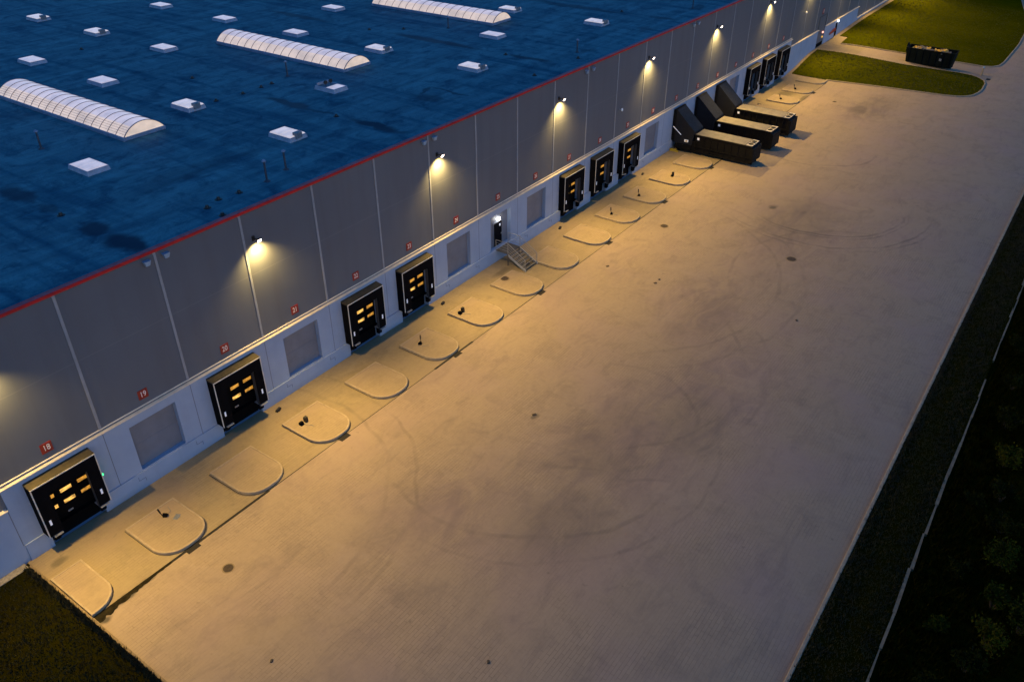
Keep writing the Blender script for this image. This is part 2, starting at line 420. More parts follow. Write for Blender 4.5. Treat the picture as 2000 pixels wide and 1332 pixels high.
# ------------------------------------------------------------------ terrain
def ss(a, b, x):
    t = min(1, max(0, (x - a) / (b - a))); return t * t * (3 - 2 * t)
def gz(x, y):
    return (1.35 * ss(117.5, 130, x) + .6 * ss(134, 160, x)) * (1 - ss(1.5, 24, -y))

def grid_sheet(name, xs, ys, zf, mat):
    mb = MB(); nx, ny = len(xs), len(ys)
    mb.add([(x, y, zf(x, y)) for y in ys for x in xs],
           [(j * nx + i, j * nx + i + 1, (j + 1) * nx + i + 1, (j + 1) * nx + i) for j in range(ny - 1) for i in range(nx - 1)])
    o = mb.build(name, mat, smooth=True); tag(o, kind='structure'); return o
def fr(a, b, st):
    n = max(1, round((b - a) / st)); return [a + (b - a) * i / n for i in range(n + 1)]
xs_far = fr(117, 190, 1.5) + [215, 260, 400]
ys_far = [-37.6] + fr(-27, .2, 1.2)
ground = grid_sheet('ground', [-700, -60, -3.3, 20, 60, 100] + fr(117, 190, 3) + [260, 500, 1200], [-900, -200, -60, -37.7] + fr(-27, .5, 2.4) + [40], lambda x, y: gz(x, y) - .07, M['darkgrass'])
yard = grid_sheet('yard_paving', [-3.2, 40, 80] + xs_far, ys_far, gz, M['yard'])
verge = grid_sheet('verge', [-60, 0, 20, 60, 120, 400], [-40.85, -39.5, -38.6, -37.7], lambda x, y: .1 + .03 * math.sin(x * .7 + y * 3), M['darkgrass'])
scrub = grid_sheet('scrub_ground', fr(-40, 140, 4) + [400], [-160, -120, -90] + fr(-70, -41.0, 2.2), lambda x, y: -.02 + .18 * math.sin(x * .31 + y * .5) * ss(41, 45, -y) + .12 * math.sin(x * .9 - y * .7) * ss(41, 45, -y) - .1, M['darkgrass'])
M['frontgrass'] = mat_grass('front_lawn_grass', (.015, .013, .0008), (.011, .013, .0008), (.021, .016, .001))
frontlawn = grid_sheet('front_lawn', fr(-60, -3.32, 3), [-37.7, -30, -20, -12, -8, -4, -2, -.5], lambda x, y: .07, M['frontgrass'])
gs = MB(); gs.box(-60, -3.35, -.46, .1, -.05, .075); o = gs.build('gravel_strip', M['gravel']); tag(o, kind='structure')

def sheet_poly(name, poly, dz, mat, step=2.5, kind='structure'):
    def inside(x, y):
        c = False; n = len(poly)
        for i in range(n):
            x1, y1 = poly[i]; x2, y2 = poly[i - 1]
            if (y1 > y) != (y2 > y) and x < (x2 - x1) * (y - y1) / (y2 - y1) + x1: c = not c
        return c
    pts = []
    n = len(poly)
    for i in range(n):
        a = poly[i]; b = poly[(i + 1) % n]; L = math.hypot(b[0] - a[0], b[1] - a[1]); k = max(1, int(L / step))
        for j in range(k): pts.append((a[0] + (b[0] - a[0]) * j / k, a[1] + (b[1] - a[1]) * j / k))
    nb = len(pts)
    x0 = min(p[0] for p in poly); x1 = max(p[0] for p in poly); y0 = min(p[1] for p in poly); y1 = max(p[1] for p in poly)
    y = y0 + step / 2
    while y < y1:
        x = x0 + step / 2
        while x < x1:
            if inside(x, y) and min((x - p[0]) ** 2 + (y - p[1]) ** 2 for p in pts[:nb]) > (step * .5) ** 2: pts.append((x, y))
            x += step
        y += step
    r = delaunay_2d_cdt([Vector(p) for p in pts], [], [list(range(nb))], 1, 1e-4)
    mb = MB()
    V = [(p[0], p[1], gz(p[0], p[1]) + dz) for p in r[0]]
    mb.add(V, [tuple(f) for f in r[2]])
    bd = pts[:nb]
    for i in range(nb):                                     # skirt
        a = bd[i]; b = bd[(i + 1) % nb]
        mb.quad((a[0], a[1], gz(*a) - .05), (b[0], b[1], gz(*b) - .05), (b[0], b[1], gz(*b) + dz), (a[0], a[1], gz(*a) + dz))
    o = mb.build(name, mat); tag(o, kind=kind); return o, bd, inside
LA = [(118.9, -.55), (124, -.5), (130.5, -.55), (131.8, -10.4), (132.45, -14), (133.9, -18.6), (134.6, -22), (134.3, -23.8), (133.3, -25.1), (132.0, -25.95), (130.6, -26.35), (127, -26.55), (125.0, -26.4), (123.2, -26.0), (122.0, -25.3), (121.2, -24.2), (120.7, -22.4), (119.6, -14), (118.4, -6.1)]
LB = [(136.7, -2.4), (141.5, -2.2), (141.7, -.75), (166, -.95), (200, -1), (240, -1), (240, -16), (215, -18.5), (193, -22.8), (180, -25.4), (168.2, -26.3), (160, -26.65), (150, -26.6), (145.4, -26.55), (142.9, -26.3), (141.5, -25.5), (140.9, -24.3), (140.9, -20.5), (138.9, -12.4), (137.95, -8.8)]
lawnA, bdA, inA = sheet_poly('lawn', LA, .09, M['lawn'])
lawnB, bdB, inB = sheet_poly('lawn', LB, .09, M['lawn'], 3.5)

def kerb_line(name, pts, w, h, mat, zf=gz, side=1):
    mb = MB(); n = len(pts)
    L = []; Rr = []
    for i, p in enumerate(pts):
        a = Vector(pts[max(0, i - 1)]); b = Vector(pts[min(n - 1, i + 1)]); d = (b - a).normalized(); nn = Vector((-d.y, d.x))
        L.append(Vector(p) + nn * (w / 2)); Rr.append(Vector(p) - nn * (w / 2))
    vs = []
    for l, r in zip(L, Rr):
        z = zf((l.x + r.x) / 2, (l.y + r.y) / 2)
        vs += [(l.x, l.y, z - .05), (l.x, l.y, z + h - .02), (l.x * .85 + r.x * .15, l.y * .85 + r.y * .15, z + h), (r.x * .85 + l.x * .15, r.y * .85 + l.y * .15, z + h), (r.x, r.y, z + h - .02), (r.x, r.y, z - .05)]
    fs = []
    for i in range(n - 1):
        for k in range(5): fs.append((i * 6 + k, i * 6 + k + 1, (i + 1) * 6 + k + 1, (i + 1) * 6 + k))
    fs += [(0, 1, 2, 3, 4, 5), tuple((n - 1) * 6 + k for k in (5, 4, 3, 2, 1, 0))]
    mb.add(vs, fs)
    o = mb.build(name, mat); tag(o, kind='structure'); return o
def subdiv(pts, st):
    out = []
    for a, b in zip(pts, pts[1:]):
        k = max(1, int(math.dist(a, b) / st))
        out += [(a[0] + (b[0] - a[0]) * i / k, a[1] + (b[1] - a[1]) * i / k) for i in range(k)]
    return out + [pts[-1]]
kerb_line('lawn_kerb', subdiv(LA[2:] , 2), .16, .15, M['kerb'])
kerb_line('lawn_kerb', subdiv(LB[6:] + [LB[0]], 2), .16, .15, M['kerb'])
kerb_line('lawn_kerb', subdiv([(-3.25, -.4), (-3.25, -37.5)], 3), .15, .13, M['kerbwarm'])
kerb_line('yard_kerb', subdiv([(-40, -37.66), (400, -37.66)], 6), .22, .16, M['kerb'])
# sunken gutter stones, partly overgrown, beyond the verge
mb = MB(); x = -30
while x < 150:
    L = random.uniform(2.4, 4.6); a = random.uniform(-.012, .03); w0 = random.uniform(.12, .2); w1 = w0 * random.uniform(.45, .95); y = -40.86 + random.uniform(-.03, .03)
    if random.random() < .98:
        y2 = y + L * a
        mb.add([(x, y - w0 / 2, -.1), (x + L, y2 - w1 / 2, -.1), (x + L, y2 + w1 / 2, -.1), (x, y + w0 / 2, -.1), (x, y - w0 / 2, .13), (x + L, y2 - w1 / 2, .12), (x + L, y2 + w1 / 2, .12), (x, y + w0 / 2, .13)],
               [(3, 2, 1, 0), (4, 5, 6, 7), (0, 1, 5, 4), (1, 2, 6, 5), (2, 3, 7, 6), (3, 0, 4, 7)])
    x += L + .02
o = mb.build('gutter_stones', M['kerbwarm']); tag(o, kind='structure')

# drain slot along the docks
mb = MB()
x = -3.1
while x < 118:
    L = random.uniform(3, 8); w = random.choice((.025, .03, .04, .09)) ; x2 = min(118, x + L)
    mb.quad((x, -6.56 - w, .004), (x2, -6.56 - w, .004), (x2, -6.56 + w, .004), (x, -6.56 + w, .004)); x = x2
o = mb.build('drain_slot', M['slot']); tag(o, kind='structure')

mb = MB(); random.seed(5); xs_ = fr(-3.12, 1.6, .16); lo = []; hi = []
for x in xs_:
    f = max(0, min(1, (x + 3.12) / 4.72)); wv = .42 * (1 - f) ** 1.3 + .07
    lo.append((x, -6.58 - wv * random.uniform(.7, 1.25), .0045)); hi.append((x, -6.50 + .05 * (1 - f) * random.uniform(0, 1.5), .0045))
mb.add(lo + hi, [(i, i + 1, len(xs_) + i + 1, len(xs_) + i) for i in range(len(xs_) - 1)])
o = mb.build('silt_strip', M['silt']); tag(o, kind='structure')
# ------------------------------------------------------------------ warehouse
H = 14.7
wh = empty('warehouse', (60, 0, 0)); tag(wh, 'long grey warehouse with blue flat roof, red parapet edge and white dock wall', 'warehouse')
def bt(mb, name, mat, parent=wh):
    o = mb.build(name, mat); o.parent = parent
    if parent is wh: o.location = (-60, 0, 0)
    return o
SHELT = [0, 2, 4, 5, 9, 10, 11, 17, 18, 19]
BLANK = [1, 3, 6, 8, 12, 16]
XW0, XW1 = -60, 260
def wall_holes(mb, x0, x1, z0, z1, yf, holes, depth):
    xs = sorted({x0, x1, *[h[0] for h in holes], *[h[1] for h in holes]}); zs = sorted({z0, z1, *[h[2] for h in holes], *[h[3] for h in holes]})
    xs = [x for x in xs if x0 <= x <= x1]; zs = [z for z in zs if z0 <= z <= z1]
    for a, b in zip(xs, xs[1:]):
        for c, d in zip(zs, zs[1:]):
            mx, mz = (a + b) / 2, (c + d) / 2
            if any(h[0] < mx < h[1] and h[2] < mz < h[3] for h in holes): continue
            mb.quad((a, yf, c), (b, yf, c), (b, yf, d), (a, yf, d))
    for h in holes:
        a, b, c, d = h[:4]; yb = yf + (h[4] if len(h) > 4 else depth)
        mb.quad((a, yf, c), (a, yf, d), (a, yb, d), (a, yb, c)); mb.quad((b, yf, c), (b, yb, c), (b, yb, d), (b, yf, d))
        mb.quad((a, yf, d), (b, yf, d), (b, yb, d), (a, yb, d))
        if c > z0 + .01: mb.quad((a, yf, c), (a, yb, c), (b, yb, c), (b, yf, c))
        if len(h) > 5: mb.quad((a, yb, c), (b, yb, c), (b, yb, d), (a, yb, d))
holes = []
for i in BLANK: holes.append((6 * i - 1.46, 6 * i + 1.74, 1.28, 4.62, .38))
holes.append((42 - 1.24, 42 + 1.86, 1.24, 4.64, .42))
for i in SHELT: holes.append((6 * i - 1.55, 6 * i + 1.72, -.02, 4.55, .45))
lw = MB()
wall_holes(lw, -2.95, 117.95, -.3, 5.32, .06, holes, .3)
lw.quad((-2.95, .06, 3.9), (-2.95, .06, 5.32), (-2.95, .4, 5.32), (-2.95, .4, 3.9)); lw.quad((117.95, .06, -.3), (117.95, .4, -.3), (117.95, .4, 5.32), (117.95, .06, 5.32))
# lower bands of the outer stretches
lw.box(XW0, -2.955, .05, .4, -.3, 3.95)
lw.box(117.955, 130.95, .05, .4, -.3, 4.25); lw.box(134.45, 153.6, .05, .4, -.3, 4.3)
lw.box(153.605, XW1, .05, .4, -.3, 2.3)
bt(lw, 'lower_wall', M['white'])
pl = MB()                                                    # plinth, interrupted at the dock pits
edges = sorted([(6 * i - 1.55, 6 * i + 1.72) for i in SHELT]); x = -2.95
for a, b in edges + [(117.9, 118)]:
    if a > x: pl.box(x, a, -.03, .055, -.3, 1.22, bev=.012)
    x = b
bt(pl, 'plinth', M['white'])
for i in list(range(0, 20)):
    for xx in (6 * i - 1.9, 6 * i + 2.35):
        if i in BLANK:
            pj_ = MB(); pj_.box(xx, xx + .45, -.036, -.03, .72, .735); pj_.box(xx + .44, xx + .455, -.036, -.03, .45, .72); pj_.box(xx, xx + .015, -.036, -.03, .735, 1.0); bt(pj_, 'plinth_joint', M['slot'])
up = MB()
wall_holes(up, XW0, XW1, 2.0, H - .15, .14, [(-2.95, 117.95, 1.9, 5.36, .1)], .1)
bt(up, 'upper_wall', M['clad'])
for k in range(-9, 42):
    x = 3 + 6 * k
    if k == 21: pass
    z0 = 5.44
    if x < -3: z0 = 4.1
    if x > 118: z0 = 4.42 if x < 153 else 2.4
    if 130.9 < x < 134.5: z0 = 6.2
    t = MB(); t.box(x - .085, x + .085, .095, .135, z0, H - .16, bev=.012); bt(t, 'seam_trim', M['trim'])
for a, b, z in ((-3.0, 118.0, 5.33), (XW0, -3.01, 3.955), (118.01, 130.95, 4.255), (134.45, 153.65, 4.305), (153.66, XW1, 2.305)):
    t = MB(); t.extrude_x([(-.115, z), (.13, z), (.13, z + .08), (-.115, z + .05)], a, b)
    if a > -10 and z > 5: t.extrude_x([(.06, z + .19), (.13, z + .19), (.13, z + .25), (.06, z + .22)], a, b)
    bt(t, 'ledge', M['ledge'])
rf = MB(); rf.quad((XW0, .3, H - .2), (XW1, .3, H - .2), (XW1, 150, H - .2), (XW0, 150, H - .2)); rf.box(XW0, XW1, .16, .299, H - .6, H - .16)
bt(rf, 'roof', M['roof'])
cp = MB(); cp.box(XW0, XW1, -.06, .34, H - .10, H + .10, bev=.02); bt(cp, 'parapet_cap', M['red'])
for i in BLANK:
    t = MB(); t.box(6 * i - 1.46, 6 * i + 1.74, .42, .48, 1.28, 4.62); t.box(6 * i - 1.46, 6 * i + 1.74, .41, .419, 2.92, 2.935)
    bt(t, 'infill_panel', M['blank'])
t = MB(); t.box(42 - 1.24, 42 + 1.86, .46, .52, 1.24, 4.64); bt(t, 'infill_panel', M['blank'])
d = MB(); d.box(41.68, 42.9, .40, .455, 1.27, 3.58, bev=.01); d = bt(d, 'door', M['bdoor'])
t = MB(); t.box(42.76, 42.8, .33, .40, 2.25, 2.40); t = t.build('door_handle', M['galv'], d)
t = MB(); t.box(42.52, 42.72, .385, .397, 3.12, 3.36); t.build('door_notice', M['tag'], d)
t = MB()
for a in ((41.60, 41.675), (42.905, 42.98)): t.box(a[0], a[1], .385, .455, 1.25, 3.66)
t.box(41.676, 42.904, .385, .455, 3.585, 3.66); t.build('door_frame', M['blank'], d)
for ob in d.children: ob.location = (0, 0, 0)
dg = MB(); dg.box(130.98, 134.42, .18, .26, 1.2, 6.15)
for z in fr(1.5, 6.0, .45): dg.box(130.98, 134.42, .165, .179, z, z + .04)
dgo = bt(dg, 'roller_door', M['bdoor'])
t = MB(); t.box(130.8, 130.975, .08, .26, 1.2, 6.25); t.box(134.425, 134.6, .08, .26, 1.2, 6.25); t.box(130.8, 134.6, .08, .26, 6.255, 6.4); t.build('door_frame', M['flap'], dgo)
for z, m_ in ((3.5, 'redled'), (2.75, 'lit')):
    t = MB(); t.box(133.55, 133.85, -.02, .16, z - .13, z + .13, bev=.03); t.build('signal_lamp', M[m_], dgo)
d2 = MB(); d2.box(140.55, 141.45, -.01, .045, 1.5, 3.75); d2 = bt(d2, 'door', M['bdoor'])
t = MB(); t.box(141.3, 141.34, -.07, -.011, 2.4, 2.55); t.build('door_handle', M['galv'], d2)
for x in (8.35, 9.6, 32.35, 33.6, 56.35, 57.6, 80.35, 81.6, 104.4, 105.6):
    t = MB(); t.frustum(x, -.07, 14.02, 14.30, .12, .08, .2, .13); t.box(x - .21, x + .21, -.2, .09, 14.301, 14.325)
    bt(t, 'overflow_box', M['boxblue'])
for nm, x, z in (('door_lamp', 42.35, 3.95), ):
    t = MB(); t.box(42.15, 42.55, .26, .455, 3.82, 4.04, bev=.03); l = bt(t, 'door_lamp', M['bulb'])
t = MB(); t.box(141.25, 141.6, -.12, .045, 3.88, 4.08, bev=.03); bt(t, 'door_lamp', M['bulb'])

# ------------------------------------------------------------------ dock shelters
def make_shelter():
    r = empty('dock_shelter')
    x0, x1, yf, zt = -1.85, 1.95, -.66, 4.93
    t = MB()                                                 # hood: sloping brownish top slab
    t.extrude_x([(-.62, zt - .14), (.055, zt - .14), (.055, zt + .03), (-.62, zt - .06)], x0, x1); t.build('hood', M['hood'], r)
    for a, b in ((x0, x0 + .1), (x1 - .1, x1)):
        t = MB(); t.box(a, b, -.60, .055, 1.24, zt - .145); t.build('side_wall', M['rubber'], r)
    t = MB()                                                 # front curtain with its opening, sagging flaps
    t.box(x0 + .005, -1.0, yf + .03, -.605, 1.21, 4.0); t.box(1.24, x1 - .005, yf + .03, -.605, 1.21, 4.0)
    t.box(x0 + .005, x1 - .005, yf + .03, -.605, 4.001, zt - .145)
    t.build('curtain', M['rubber'], r)
    t = MB()
    t.box(x0 - .01, x0 + .05, yf, yf + .028, 1.22, zt - .15); t.box(x1 - .045, x1 + .01, yf, yf + .028, 1.22, zt - .15); t.box(x0 - .01, x1 + .01, yf, yf + .028, zt - .148, zt - .085)
    t.build('edge_profile', M['alu'], r)
    for s in (-1, 1):
        t = MB()
        if s < 0: t.add([(-1.01, -.6, 1.25), (-1.06, -.35, 1.25), (-1.06, -.35, 4.0), (-1.01, -.6, 4.0), (-1.04, -.6, 1.25), (-1.09, -.35, 1.25), (-1.09, -.35, 4.0), (-1.04, -.6, 4.0)], [(0, 1, 2, 3), (7, 6, 5, 4), (4, 5, 1, 0), (3, 2, 6, 7)])
        else: t.add([(1.245, -.3, 1.3), (1.235, -.6, 1.0), (1.235, -.6, 3.85), (1.245, -.3, 3.95), (1.28, -.3, 1.3), (1.27, -.6, 1.0), (1.27, -.6, 3.85), (1.28, -.3, 3.95)], [(3, 2, 1, 0), (4, 5, 6, 7), (0, 1, 5, 4), (7, 6, 2, 3)])
        t.build('side_flap', M['flap'], r)
        xc = -1.5 if s < 0 else 1.6
        t = MB(); t.box(xc - .06, xc + .06, yf + .012, yf + .03, 1.98, 2.34); t.build('marker_tag', M['tag'], r)
        xc = -1.36 if s < 0 else 1.5
        t = MB(); t.box(xc - .18, xc + .18, -.34, -.035, .55, 1.14, bev=.02); b_ = t.build('bumper', M['rubber'], r)
        t = MB(); t.box(xc - .26, xc + .26, -.76, .05, 1.145, 1.195); t.build('bumper_plate', M['galv'], b_)
    t = MB(); t.box(-1.55, 1.72, -.0, .5, 1.16, 1.21); t.box(-1.5, 1.68, .42, .5, 0, 1.159); t.build('leveller', M['doorp'], r)  # leveller and pit back coloured black to stand for the unlit void
    t = MB(); t.box(-1.55, 1.72, .30, .38, 1.211, 4.54)
    for z in (1.95, 2.7, 3.45, 4.1): t.box(-1.54, 1.71, .292, .299, z - .015, z + .015)
    dr = t.build('door', M['doorp'], r)
    t = MB(); t.box(-.15, .15, .25, .30, 1.42, 1.5); t.build('door_handle', M['galv'], dr)
    for xa in (-1.20, -.16, .88):
        for z in (2.99, 2.18):
            t = MB(); t.box(xa, xa + .66, .275, .291, z - .10, z + .135)
            t.build('window', M['lit'] , dr)
    return r
SL = {0: 'black dock shelter under the 18 sign with a small green light on its side', 2: 'black dock shelter with lit door windows under the 20 sign', 4: 'black dock shelter with lit door windows under the 22 sign',
      5: 'black dock shelter with lit door windows under the 23 sign', 9: 'black dock shelter under the 27 sign, first of a row of three', 10: 'black dock shelter under the 28 sign, middle one of a row of three',
      11: 'black dock shelter under the 29 sign, last of a row of three before the compactors', 17: 'dark dock shelter just beyond the compactors under the 35 sign', 18: 'dark dock shelter beyond the compactors, middle of the far three under the 36 sign',
      19: 'farthest black dock shelter, under the 37 sign beside the grass'}
sh0 = make_shelter()
for k, i in enumerate(SHELT):
    o = sh0 if k == 0 else copy_tree(sh0, (6 * i, 0, 0))
    o.location = (6 * i, 0, 0); tag(o, SL[i], 'dock shelter', 'dock shelters along the wall')
    # some windows dimmer; far three show almost no light
    dr = [c for c in o.children if c.name.startswith('door')][0]
    for w in [c for c in dr.children if c.name.startswith('window')]:
        p = random.random()
        if i >= 17 or p < .35:
            w.data = w.data.copy(); w.data.materials[0] = M['lit2'] if i < 17 else M['doorp']
t = MB(); t.box(1.96, 2.05, -.6, -.52, 3.08, 3.2, bev=.015); t.build('signal_light', M['led'], sh0)

# ------------------------------------------------------------------ number signs
def numeral_mesh(txt):
    c = bpy.data.curves.new('n', 'FONT'); c.body = txt; c.size = .52; c.align_x = 'CENTER'; c.align_y = 'CENTER'; c.extrude = .006
    o = bpy.data.objects.new('n', c); COL.objects.link(o)
    bpy.context.view_layer.update()
    me = bpy.data.meshes.new_from_object(o.evaluated_get(bpy.context.evaluated_depsgraph_get()))
    bpy.data.objects.remove(o); return me
NEIGH = {0: 'above the dock shelter with the green light', 1: 'above the first grey blank bay', 2: 'above a lit dock shelter', 3: 'above a grey blank bay', 4: 'above the first of two adjoining shelters', 5: 'above the second of two adjoining shelters',
         6: 'above the blank bay left of the staircase', 7: 'above the door with the steel staircase', 8: 'above the blank bay right of the staircase'}
for i in list(range(0, 20)) + [22]:
    n = 18 + i if i < 20 else 38
    x = 6 * i; z = 6.28 if i < 20 else 7.1; s = .32 if i < 20 else .42
    t = MB(); t.box(x - s, x + s, .10, .138, z - s, z + s, bev=.01)
    o = t.build('number_sign', M['signred'])
    tag(o, 'red sign with white number %d%s' % (n, ' ' + NEIGH[i] if i in NEIGH else ' on the grey wall'), 'sign', 'red number signs along the wall')
    me = numeral_mesh(str(n)); me.materials.append(M['num'])
    nn = bpy.data.objects.new('numeral', me); COL.objects.link(nn); nn.parent = o
    nn.location = (x, .094, z); nn.rotation_euler = (R(90), 0, 0); nn.scale = (.80 * s / .32, s / .32, 1)

# ------------------------------------------------------------------ wall lamps
def make_lamp():
    r = empty('wall_lamp')
    t = MB(); t.box(-.09, .09, .06, .135, -.16, .16); t.cyl((0, .07, 0), (0, -.26, .05), .035, 8); t.build('bracket', M['lampblk'], r)
    t = MB()
    # floodlight head tilted downwards and outwards
    c, s = math.cos(R(62)), math.sin(R(62))
    def P(x, u, w): return (x, -.42 - u * c + w * s, .02 + u * s + w * c)   # u along the head, w up
    hd = [P(x, u, w) for w, e in ((-.05, 1), (.07, .75)) for x, u in ((-.16 * e, -.12 * e), (.16 * e, -.12 * e), (.16 * e, .12 * e), (-.16 * e, .12 * e))]
    t.add(hd, [(0, 1, 2, 3), (7, 6, 5, 4), (4, 5, 1, 0), (5, 6, 2, 1), (6, 7, 3, 2), (7, 4, 0, 3)])
    h = t.build('housing', M['lampblk'], r)
    t = MB(); q = [P(x, u, w) for w in (-.052, -.085) for x, u in ((-.13, -.09), (.13, -.09), (.13, .09), (-.13, .09))]
    t.add(q, [(0, 1, 2, 3), (7, 6, 5, 4), (4, 5, 1, 0), (5, 6, 2, 1), (6, 7, 3, 2), (7, 4, 0, 3)]); t.build('lens', M['lens'], h)
    return r
L_ENERGY = 18000 * K
ld = bpy.data.lights.new('flood', 'SPOT'); ld.energy = L_ENERGY; ld.color = (1, .655, .180); ld.spot_size = R(112); ld.spot_blend = 1.0; ld.shadow_soft_size = .16
sp = bpy.data.lights.new('spill', 'SPOT'); sp.energy = L_ENERGY * .165; sp.color = (1, .66, .20); sp.spot_size = R(128); sp.spot_blend = 1.0; sp.shadow_soft_size = .08
lamp0 = make_lamp()
LL = ['glowing wall floodlight at the left edge, above between signs 17 and 18', 'lit black floodlight above and left of the 21 sign', 'lit black floodlight above and left of the 24 sign', 'lit black floodlight high above sign 26 and left of 27',
      'lit black floodlight above the blank bay before the compactors', 'lit black floodlight on the wall above the compactors and the 33 sign', 'farthest fully visible lit floodlight, above the far dock shelters',
      'floodlight high on the wall near the far roller door', 'floodlight high on the wall past the far small door', 'floodlight high on the far wall above the near end of the far lawn', 'floodlight high on the far wall above the middle of the far lawn']
for k in range(-1, 10):
    o = lamp0 if k == -1 else copy_tree(lamp0, None)
    x = 15.75 + 18 * k
    if k == 1: x = 33.95
    o.location = (x, 0, 12.72); tag(o, LL[k + 1], 'lamp', 'floodlights on the warehouse wall')
    if k > -1: continue
    b = bpy.data.objects.new('beam', ld); COL.objects.link(b); b.parent = o; b.location = (0, -.64, -.10)
    b.rotation_euler = (R(35), 0, 0)                         # -Z tilted towards -Y
    dirv = Vector((0, -math.sin(R(45)), -math.cos(R(45)))); b.rotation_euler = dirv.to_track_quat('-Z', 'Y').to_euler()
    b = bpy.data.objects.new('spill', sp); COL.objects.link(b); b.parent = o; b.location = (.06, -.47, -.22); b.rotation_euler = Vector((.03, .22, -1)).to_track_quat('-Z', 'Y').to_euler()
for x, y, z, e in ((42.35, .1, 3.85, 14), (141.4, -.25, 3.9, 10)):
    l = bpy.data.lights.new('door_light', 'POINT'); l.energy = e * K; l.color = (1, .95, .88); l.shadow_soft_size = .08
    lo = bpy.data.objects.new('door_light', l); COL.objects.link(lo); lo.location = (x, y, z)

# cameras on the wall
for x, z, lab in ((63.9, 8.5, 'small white camera on the wall, low between signs 28 and 29'), (121.9, 8.6, 'small white camera on the grey wall near the far end')):
    r = empty('security_camera', (x, .1, z)); tag(r, lab, 'camera', 'wall cameras')
    t = MB(); t.box(-.06, .06, -.04, .035, -.06, .06); t.cyl((0, -.03, 0), (0, -.25, .05), .025, 6); t.build('mount', M['trim'], r)
    t = MB(); t.cyl((-.14, -.36, .0), (.16, -.2, .09), .085, 10); t.build('housing', M['tag'], r)

# ------------------------------------------------------------------ stairs at the 25 door
st = empty('steel_staircase', (42.35, 0, 0)); tag(st, 'grey steel staircase with handrails leading up to the black door', 'staircase')
PX0, PX1 = -.98, .92
t = MB(); t.box(PX0, PX1, -1.45, -.035, 1.19, 1.25)
for y in fr(-1.4, -.1, .13): t.box(PX0 + .04, PX1 - .04, y, y + .03, 1.251, 1.262)
for x, y in ((PX0 + .06, -1.38), (PX1 - .06, -1.38)): t.box(x - .04, x + .04, y - .04, y + .04, 0, 1.189)
t.build('platform', M['step'], st)
NS = 7
for k in range(NS - 1):
    z = 1.25 * (NS - 1 - k) / NS; y = -1.45 - .31 * k
    t = MB(); t.box(PX0 + .05, PX1 - .05, y - .30, y - .0, z - .04, z); t.box(PX0 + .05, PX1 - .05, y - .305, y - .27, z + .001, z + .014, 1); t.build('step', [M['step'], M['rail']], st)
for s in (PX0, PX1):
    t = MB(); t.extrude_x([(-1.46, .98), (-1.46, 1.2), (-3.45, .17), (-3.45, 0.0), (-3.3, 0.0)], s - .03 if s < 0 else s - .03, s + .03); t.build('stringer', M['galv'], st)
    t = MB()
    a = (s, -.06, 2.3); b = (s, -1.42, 2.3); c = (s, -3.35, 1.15)
    t.tube([a, b, c], .026); t.tube([(s, -.06, 1.25), a], .024); t.tube([(s, -1.42, 1.2), b], .026); t.tube([c, (s, -3.35, .1)], .026)
    for k in (1, 2, 3):
        f = k / 4
        t.tube([(s, -.06, 1.25 + 1.05 * f), (s, -1.42, 1.25 + 1.05 * f), (s, -3.35, .12 + 1.03 * f)], .014, 5)
    t.build('handrail', M['rail'], st)

# ------------------------------------------------------------------ kerbed islands between the docks
def arc(cx, cy, r, a0, a1, n=9): return [(cx + r * math.cos(R(a0 + (a1 - a0) * i / n)), cy + r * math.sin(R(a0 + (a1 - a0) * i / n))) for i in range(n + 1)]
def isl_poly(x0, x1, e, left=True, right=True):
    y0, y1, r = -6.45 + e, -2.35 - e, 1.45 - e
    x0 += e; x1 -= e
    p = [(x1, y1), (x0, y1)]
    p += arc(x0 + r, y0 + r, r, 180, 270) if left else [(x0, y0)]
    p += arc(x1 - r, y0 + r, r, 270, 360) if right else [(x1, y0)]
    return p
def make_island(x0, x1, left, right, r):
    P0 = isl_poly(x0, x1, 0, left, right); P0b = isl_poly(x0, x1, .02, left, right); P1 = isl_poly(x0, x1, .115, left, right)
    n = len(P0); t = MB()
    vs = [(x, y, -.05) for x, y in P0] + [(x, y, .165) for x, y in P0] + [(x, y, .19) for x, y in P0b] + [(x, y, .19) for x, y in P1] + [(x, y, .15) for x, y in P1]
    for k in range(4): t.add([], []); 
    t.add(vs, [(k * n + i, k * n + (i + 1) % n, (k + 1) * n + (i + 1) % n, (k + 1) * n + i) for k in range(4) for i in range(n)])
    t.build('kerb', M['kerb'], r)
    Pd = isl_poly(x0, x1, -.035, left, right); t = MB(); t.add([(x, y, .005) for x, y in Pd] + [(x, y, .005) for x, y in P0], [(i, (i + 1) % n, n + (i + 1) % n, n + i) for i in range(n)]); t.build('contact_shade_ring', M['slot'], r)  # thin dark ring stands in for contact shade at the kerb foot
    t = MB(); t.add([(x, y, .172) for x, y in P1], [tuple(range(n))]); t.build('paved_top', M['island'], r)
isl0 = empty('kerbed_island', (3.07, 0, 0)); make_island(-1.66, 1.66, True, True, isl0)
IL = {0: 'kerbed paving island just right of the shelter with the green light', 1: 'bare kerbed island left of the shelter under sign 20', 2: 'kerbed island with two black blocks right of shelter 20', 3: 'bare kerbed island in front of sign 22, left of shelter 22',
      4: 'kerbed island with a leaning black chock between shelters 22 and 23', 5: 'kerbed island with two dark blocks right of shelter 23', 6: 'kerbed island with a round manhole cover left of the staircase', 7: 'kerbed island touching the foot of the staircase on its right',
      8: 'bare kerbed island left of shelter 27', 9: 'kerbed island with a chock between shelters 27 and 28', 10: 'kerbed island with a chock between shelters 28 and 29', 11: 'kerbed island with two blocks right of shelter 29',
      12: 'small bare island against the first compactor', 16: 'kerbed island mostly hidden behind the last compactor', 17: 'kerbed island with a chock in front of the far shelters 35 and 36', 18: 'kerbed island with a chock in front of the farthest shelters 36 and 37'}
